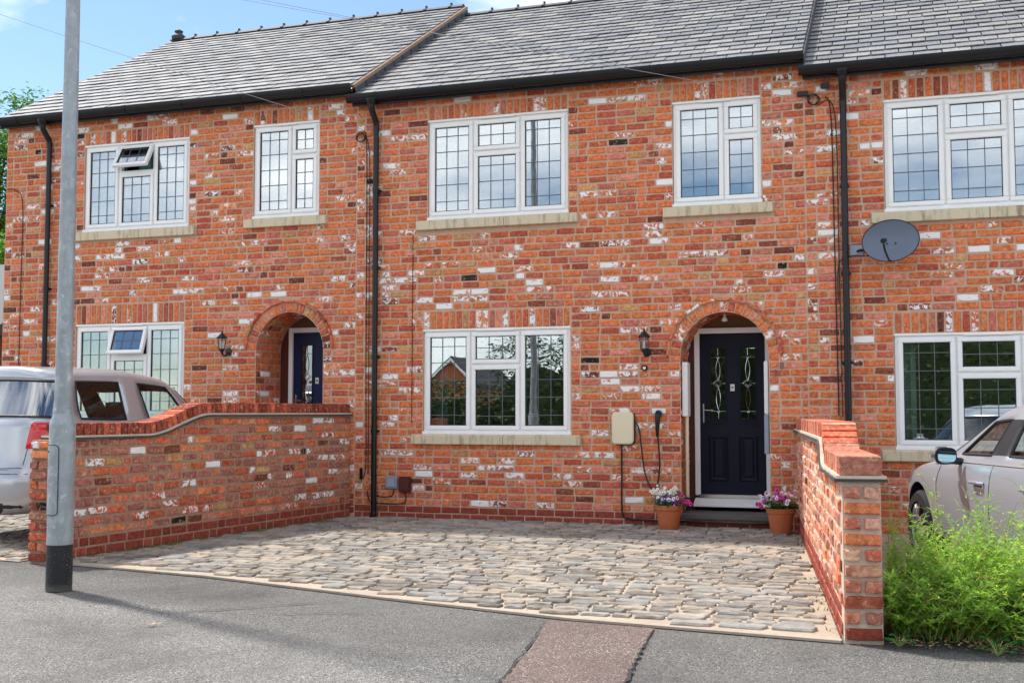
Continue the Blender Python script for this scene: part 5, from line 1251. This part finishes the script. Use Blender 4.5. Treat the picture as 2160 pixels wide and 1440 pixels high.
# glass areas by (row, segment)
kindsL = {(6, 0): 2, (6, 1): 2, (6, 2): 2, (6, 4): 1, (6, 6): 1, (6, 8): 1, (6, 9): 1, (6, 10): 1, (0, 0): 3}
def detL(T, patch, seam, cast):
    for sd in (-1, 1):
        patch('tail_light', 'red_lens', [(.06, sd*.70, .90), (.50, sd*.95, .90), (.40, sd*.93, 1.19), (.10, sd*.76, 1.19)], (10, 8), .014, axis=(.9, 0))
        patch('reversing_lens', 'clear_lens', [(.14, sd*.80, .92), (.36, sd*.94, .92), (.34, sd*.93, 1.02), (.16, sd*.80, 1.02)], (8, 5), .022, axis=(.9, 0))
        seam([(.60, 1.10), (.72, .80), (.86, .55)], sd); seam([(1.60, 1.10), (1.60, .5), (1.55, .32)], sd); seam([(2.80, 1.02), (2.76, .5), (2.7, .32)], sd)
        for x in (.98, 2.0):
            h, _ = cast((x, sd*3, .95), (0, -sd, 0)); m = MB(); m.tube([h+Vector((-.09, sd*.004, 0)), h+Vector((-.07, sd*.035, .004)), h+Vector((.07, sd*.035, .004)), h+Vector((.09, sd*.004, 0))], .011, 8); o = m.build('door_handle', 'silver_paint', T, smooth=True); o.parent = T
        m = MB(); m.obox(Matrix.Translation((2.62, sd*.97, 1.12)), .06, .11, .075); o = m.build('wing_mirror', 'silver_paint', T, bevel=.04, seg=3, smooth=True); o.parent = T; o.matrix_parent_inverse = Matrix()
    # tailgate furniture
    def rear_seam(pts):
        P = []
        for (a, b) in zip(pts[:-1], pts[1:]):
            for t in np.linspace(0, 1, 9)[:-1]:
                y, z = a[0]+(b[0]-a[0])*t, a[1]+(b[1]-a[1])*t; h, _ = cast((-2, y, z), (1, 0, 0))
                if h: P.append(h+Vector((-.0005, 0, 0)))
        if len(P) > 2: m = MB(); m.tube(P, .004, 5); o = m.build('tailgate_gap', 'rubber', T); o.parent = T
    for sd in (-1, 1): rear_seam([(sd*.70, 1.15), (sd*.66, .95), (sd*.64, .72)])
    rear_seam([(-.64, .72), (0, .70), (.64, .72)]); rear_seam([(-.80, .66), (0, .655), (.80, .66)]); rear_seam([(-.3, .90), (.3, .90)])
    for nm, mat, y0, y1, za, zb, off in (('number_plate', 'plate_yellow', -.26, .26, .74, .85, .01), ('tailgate_seam', 'rubber', -.62, .62, .695, .702, .004)):
        patch(nm, mat, [(.0, y0, za), (.0, y1, za), (.0, y1, zb), (.0, y0, zb)], (10, 2), off, axis=(30, 0) if False else (2.5, 0))
    h, _ = cast((-2, -.02, 1.0), (1, 0, 0)); m = MB(); m.tube([h+Vector((-.005, 0, 0)), h+Vector((-.03, 0, 0))], .016, 12); o = m.build('tailgate_lock', 'chrome', T, smooth=True); o.parent = T
    h, _ = cast((-2, 0, 1.2), (1, 0, 0)); m = MB(); m.tube([h+Vector((-.03, 0, -.02)), h+Vector((-.03, .12, .02)), h+Vector((-.03, .34, .06))], .008, 6); o = m.build('rear_wiper', 'rubber', T); o.parent = T
    patch('bumper_insert', 'trim', [(.0, -.78, .30), (.0, .78, .30), (.0, .78, .36), (.0, -.78, .36)], (14, 2), .012, axis=(2.5, 0))
    m = MB(); m.box(.5, 3.2, -.7, .7, .42, .62); o = m.build('cabin_floor', 'trim', T); o.parent = T; o.matrix_parent_inverse = Matrix()
    m = MB(); m.tube([(2.45+.18*math.cos(t)*.35, -.36+.18*math.sin(t), 1.05+.18*math.cos(t)) for t in np.linspace(0, 2*PI, 20)], .014, 6); o = m.build('steering_wheel', 'trim', T, smooth=True); o.parent = T
    m = MB(); m.box(2.6, 3.05, -.68, .68, .8, 1.03); o = m.build('dashboard', 'trim', T, bevel=.05); o.parent = T; o.matrix_parent_inverse = Matrix()
HEAD_L = math.radians(90-5)
make_car('parked_car', 'silver people carrier parked nose in behind the left garden wall', (-8.93, -4.05, .06), HEAD_L, 'silver_paint', ringsL, (.70, 3.22), .31, kindsL, 'tinted_glass', 6, detL,
         [(.95, -.38, .55), (.95, .38, .55), (1.85, -.37, .55), (1.85, .37, .55)])
# --- saloon, nose to the right hand house
wr_ = .885
ringsR = [ring(.20, .1, 4.4, wr_*.9), ring(.32, .0, 4.5, wr_*.985), ring(.56, -.03, 4.55, wr_), ring([.76]*8+[.74, .70, .66, .64], .0, 4.53, wr_*1.0), ring([.90]*6+[.89, .88, .86, .80, .74, .72], .04, 4.40, wr_*.975),
   ring([.97, .97, .97, .965, .96, .95, .95, .93, .92, .88, .84, .83], .1, 4.15, wr_*.945),
   green([.985, .985, .98, .975, .97, .96, .96, .945, .945, .955, .96, .96], [.35, .40, .55, .85, 1.05, 1.95, 2.03, 3.02, 3.18, 3.30, 3.40, 3.44], [0, .48, .74, .815, .82, .82, .82, .81, .77, .62, .36, 0]),
   green([1.34, 1.335, 1.32, 1.32, 1.33, 1.36, 1.36, 1.33, 1.32, 1.34, 1.35, 1.355], [.85, .88, .95, 1.1, 1.22, 1.88, 1.95, 2.35, 2.5, 2.6, 2.68, 2.7], [0, .36, .56, .63, .635, .645, .645, .635, .59, .46, .26, 0]),
   green([1.43, 1.425, 1.41, 1.41, 1.415, 1.435, 1.435, 1.41, 1.40, 1.41, 1.42, 1.425], [.9, .93, 1.0, 1.12, 1.24, 1.85, 1.92, 2.25, 2.38, 2.46, 2.52, 2.54], [0, .33, .50, .56, .565, .575, .575, .565, .52, .41, .24, 0]),
   green([1.455, 1.45, 1.445, 1.45, 1.45, 1.465, 1.465, 1.45, 1.44, 1.445, 1.45, 1.45], [1.05, 1.07, 1.1, 1.2, 1.3, 1.82, 1.88, 2.1, 2.22, 2.28, 2.32, 2.34], [0, .22, .31, .35, .355, .36, .36, .35, .32, .25, .15, 0])]
kindsR = {(6, 0): 2, (6, 1): 2, (6, 4): 1, (6, 6): 1, (6, 8): 1, (6, 9): 1, (6, 10): 1, (6, 5): 3, (0, 0): 3}
def detR(T, patch, seam, cast):
    for sd in (-1, 1):
        seam([(3.10, .93), (3.16, .75), (3.14, .45), (3.0, .26)], sd); seam([(1.99, .95), (1.99, .6), (1.96, .28)], sd); seam([(1.08, .96), (1.02, .75), (1.18, .5)], sd)
        seam([(1.0, .25), (3.1, .25)], sd)
        for x in (1.25, 2.2):
            h, _ = cast((x, sd*3, .80), (0, -sd, 0)); m = MB(); m.tube([h+Vector((-.11, sd*.004, 0)), h+Vector((-.08, sd*.04, .004)), h+Vector((.08, sd*.04, .004)), h+Vector((.11, sd*.004, 0))], .014, 8); o = m.build('door_handle', 'champagne_paint', T, smooth=True); o.parent = T
            m = MB(); m.obox(Matrix.Translation(h+Vector((0, sd*.002, -.012))), .075, .006, .022); o = m.build('handle_recess', 'trim', T, bevel=.005); o.parent = T; o.matrix_parent_inverse = Matrix()
        mm = Matrix.Translation((2.64, sd*1.01, 1.0)) @ Matrix.Rotation(sd*.25, 4, 'Z')
        m = MB(); m.obox(mm, .075, .105, .075); o = m.build('wing_mirror', 'champagne_paint', T, bevel=.06, seg=5, smooth=True); o.parent = T; o.matrix_parent_inverse = Matrix()
        def oval(w_, h_): return [(w_*math.copysign(abs(math.cos(t))**.7, math.cos(t)), h_*math.copysign(abs(math.sin(t))**.7, math.sin(t))) for t in np.linspace(0, 2*PI, 25)[:-1]]
        for nm_, mt_, w_, h_, xo in (('mirror_surround', 'trim', .100, .070, -.070), ('mirror_glass', 'mirror', .084, .056, -.080)):
            m = MB(); m.prism(oval(w_, h_), .012, 'x', xo); m.v = [tuple(mm @ Vector(p)) for p in m.v]; q = m.build(nm_, mt_, o); q.parent = o; q.matrix_parent_inverse = Matrix()
        m = MB(); m.tube([(2.70, sd*.82, .95), (2.66, sd*.93, .96)], .03, 8); q = m.build('mirror_stalk', 'trim', o, smooth=True); q.parent = o; q.matrix_parent_inverse = Matrix()
        patch('headlight', 'lantern_glass', [(4.2, sd*.55, .66), (3.95, sd*.9, .70), (3.92, sd*.9, .80), (4.2, sd*.55, .76)], (8, 5), .01, axis=(3.2, 0))
        patch('belt_trim', 'chrome', [(1.0, sd*1.0, .952), (3.0, sd*1.0, .935), (3.0, sd*1.0, .945), (1.0, sd*1.0, .962)], (20, 2), .006, axis=(2.0, -sd*60))
    m = MB(); m.box(.7, 3.6, -.7, .7, .36, .5); o = m.build('cabin_floor', 'trim', T); o.parent = T; o.matrix_parent_inverse = Matrix()
    m = MB(); m.box(2.8, 3.3, -.7, .7, .66, .93); o = m.build('dashboard', 'trim', T, bevel=.05); o.parent = T; o.matrix_parent_inverse = Matrix()
    m = MB(); m.tube([(2.62+.18*math.cos(t)*.35, -.36+.18*math.sin(t), .88+.18*math.cos(t)) for t in np.linspace(0, 2*PI, 20)], .014, 6); o = m.build('steering_wheel', 'trim', T, smooth=True); o.parent = T
simple('mirror', S(170, 205, 205), .03, 1.0, var=.02)
HEAD_R = math.radians(90+17)
hx, hy = math.cos(HEAD_R), math.sin(HEAD_R); WRX = 3.68
# left front wheel is to stand at about (.24, -2.0)
tx, ty = .31, -2.15; lxo, lyo = WRX, wr_-.09
make_car('parked_car', 'pale silver saloon parked nose in behind the tangled bush', (tx-(lxo*hx-lyo*hy), ty-(lxo*hy+lyo*hx), -.02), HEAD_R, 'champagne_paint', ringsR, (.85, WRX), .325, kindsR, 'tinted_glass', 6, detR,
         [(1.25, -.37, .42), (1.25, .37, .42), (2.25, -.36, .42), (2.25, .36, .42)])

# ------------------------------------------------------------------ trees
def tree(name, label, base, h, crown, nl, seed, mat='tree_leaf', size=.16, group=None):
    rng = random.Random(seed); T = thing(name, label, 'tree', base, group); b = Vector(base); tr = MB(); lf = MB()
    tr.tube([b, b+Vector((.1, 0, h*.25)), b+Vector((-.05, .1, h*.5)), b+Vector((0, 0, h*.72))], [h*.028, h*.022, h*.016, h*.006], 10)
    cl = []
    for (cx, cy, cz, r) in crown:
        c = b+Vector((cx, cy, cz)); tr.tube([b+Vector((0, 0, h*.35)), b.lerp(c, .6)+Vector((0, 0, h*.12)), c], [h*.012, h*.007, h*.002], 6)
        for _ in range(max(6, int(22*r))):
            v = Vector((rng.gauss(0, 1), rng.gauss(0, 1), rng.gauss(0, .8))).normalized()*r*rng.uniform(.45, 1.05); cl.append((c+v, rng.uniform(.18, .38)*min(1.3, r+.3)))
            tr.tube([c, c+v*.9], [.012, .004], 3, cap=False)
    for _ in range(nl):
        c, r = rng.choice(cl); p = c+Vector((rng.gauss(0, r), rng.gauss(0, r), rng.gauss(0, r*.7))); a = rng.uniform(0, 2*PI); s = size*rng.uniform(.5, 1.1); leaf(lf, p, (math.cos(a), math.sin(a), rng.uniform(-.6, .7)), s, s*.28)
    tr.build('trunk', 'bark', T, smooth=True, fix=False); lf.build('crown', mat, T, fix=False)
tree('tree', 'leafy green tree behind the left end of the terrace', (-20.5, 8, 0), 9.3, [(0, 0, 5.6, 1.5), (.9, 0, 7.3, .9), (1.35, .3, 8.35, .5), (.2, .2, 7.8, .7), (.5, 0, 4.4, 1.3), (1.9, .2, 7.0, .55), (-.8, 0, 6.3, 1.2), (.6, 0, 3.2, 1.2), (2.35, 0, 7.75, .25), (.2, 0, 6.6, 1.2), (1.2, 0, 5.6, 1.0)], 19000, 3)
tree('tree', 'dark green tree low behind the corner of the left end house', (-17.6, 5, 0), 5.0, [(0, 0, 3.4, 1.1), (.6, 0, 2.5, 1.0), (-.7, 0, 3.0, 1.0), (.2, .3, 4.3, .6)], 7000, 4)
# neighbouring building, a sliver at the far left edge
T = thing('neighbour_house', 'brick neighbour building with grey slate roof at the far left edge', 'house', (-17, 1.5, 0))
m = MB(); m.box(-20, -13.95, 1.6, 6, 0, 2.65); m.build('wall', 'red_wall', T) if 'red_wall' in MATS else m.build('wall', 'brown_plastic', T)
m = MB(); m.add([(-20, 1.4, 2.6), (-13.8, 1.4, 2.6), (-13.8, 3.8, 4.1), (-20, 3.8, 4.1), (-20, 6.2, 2.6), (-13.8, 6.2, 2.6)], [(0, 1, 2, 3), (3, 2, 5, 4), (1, 5, 2)]); m.build('roof', 'ridge_clay', T)

# ------------------------------------------------------------------ the other side of the street, seen mirrored in the windows
def hedge_mass():
    rng = random.Random(9); m = MB()
    def top(x): return 2.5+.3*math.sin(x*1.7) if x < -15.5 else (5.6+1.3*math.sin(x*.55)+.5*math.sin(x*2.1))
    for i in range(48000):
        x = rng.uniform(-30, 18)
        p = Vector((x, -31+rng.gauss(0, .9), max(.1, rng.random()**.85*top(x)))); a = rng.uniform(0, 2*PI); s = rng.uniform(.10, .27); leaf(m, p, (math.cos(a), math.sin(a), rng.uniform(-.6, .7)), s, s*.36)
    n = 48
    for i in range(n):
        x = -30+i; m.add([(x, -32.3, 0), (x+1, -32.3, 0), (x+1, -32.3, top(x+1)*.7), (x, -32.3, top(x)*.7)], [(0, 1, 2, 3)])
    tag(m.build('far_hedges', 'far_leaf', fix=False), 'dark hedges and trees across the street, mirrored in the lower windows', None, kind='stuff')
hedge_mass()
GX, GY = -29.4, -62
T = thing('house', 'red brick house with a pointed gable across the street, mirrored in the lower middle window', 'house', (GX, GY-4, 0))
hw, ez, az = 1.75, 3.3, 5.05
m = MB(); m.prism([(GX-hw, 0), (GX+hw, 0), (GX+hw, ez), (GX, az), (GX-hw, ez)], -8, 'y', GY); m.build('wall', 'terracotta', T)
m = MB(); m.prism([(GX-hw-.3, ez-.3), (GX, az), (GX+hw+.3, ez-.3), (GX+hw+.3, ez), (GX, az+.3), (GX-hw-.3, ez)], -8.6, 'y', GY+.3); m.build('roof', 'ridge_clay', T)
m = MB(); m.prism([(GX-hw-.3, ez-.36), (GX, az-.06), (GX+hw+.3, ez-.36), (GX+hw+.3, ez-.12), (GX, az+.18), (GX-hw-.3, ez-.12)], .06, 'y', GY+.31); m.build('bargeboard', 'white_paint', T)
for x in (GX-.8, GX+.8):
    m = MB(); m.box(x-.45, x+.45, GY, GY+.05, .9, 1.9); w = m.build('window', 'upvc', T); m = MB(); m.box(x-.38, x+.38, GY+.02, GY+.06, 1.0, 1.8); m.build('pane', 'tinted_glass', w)
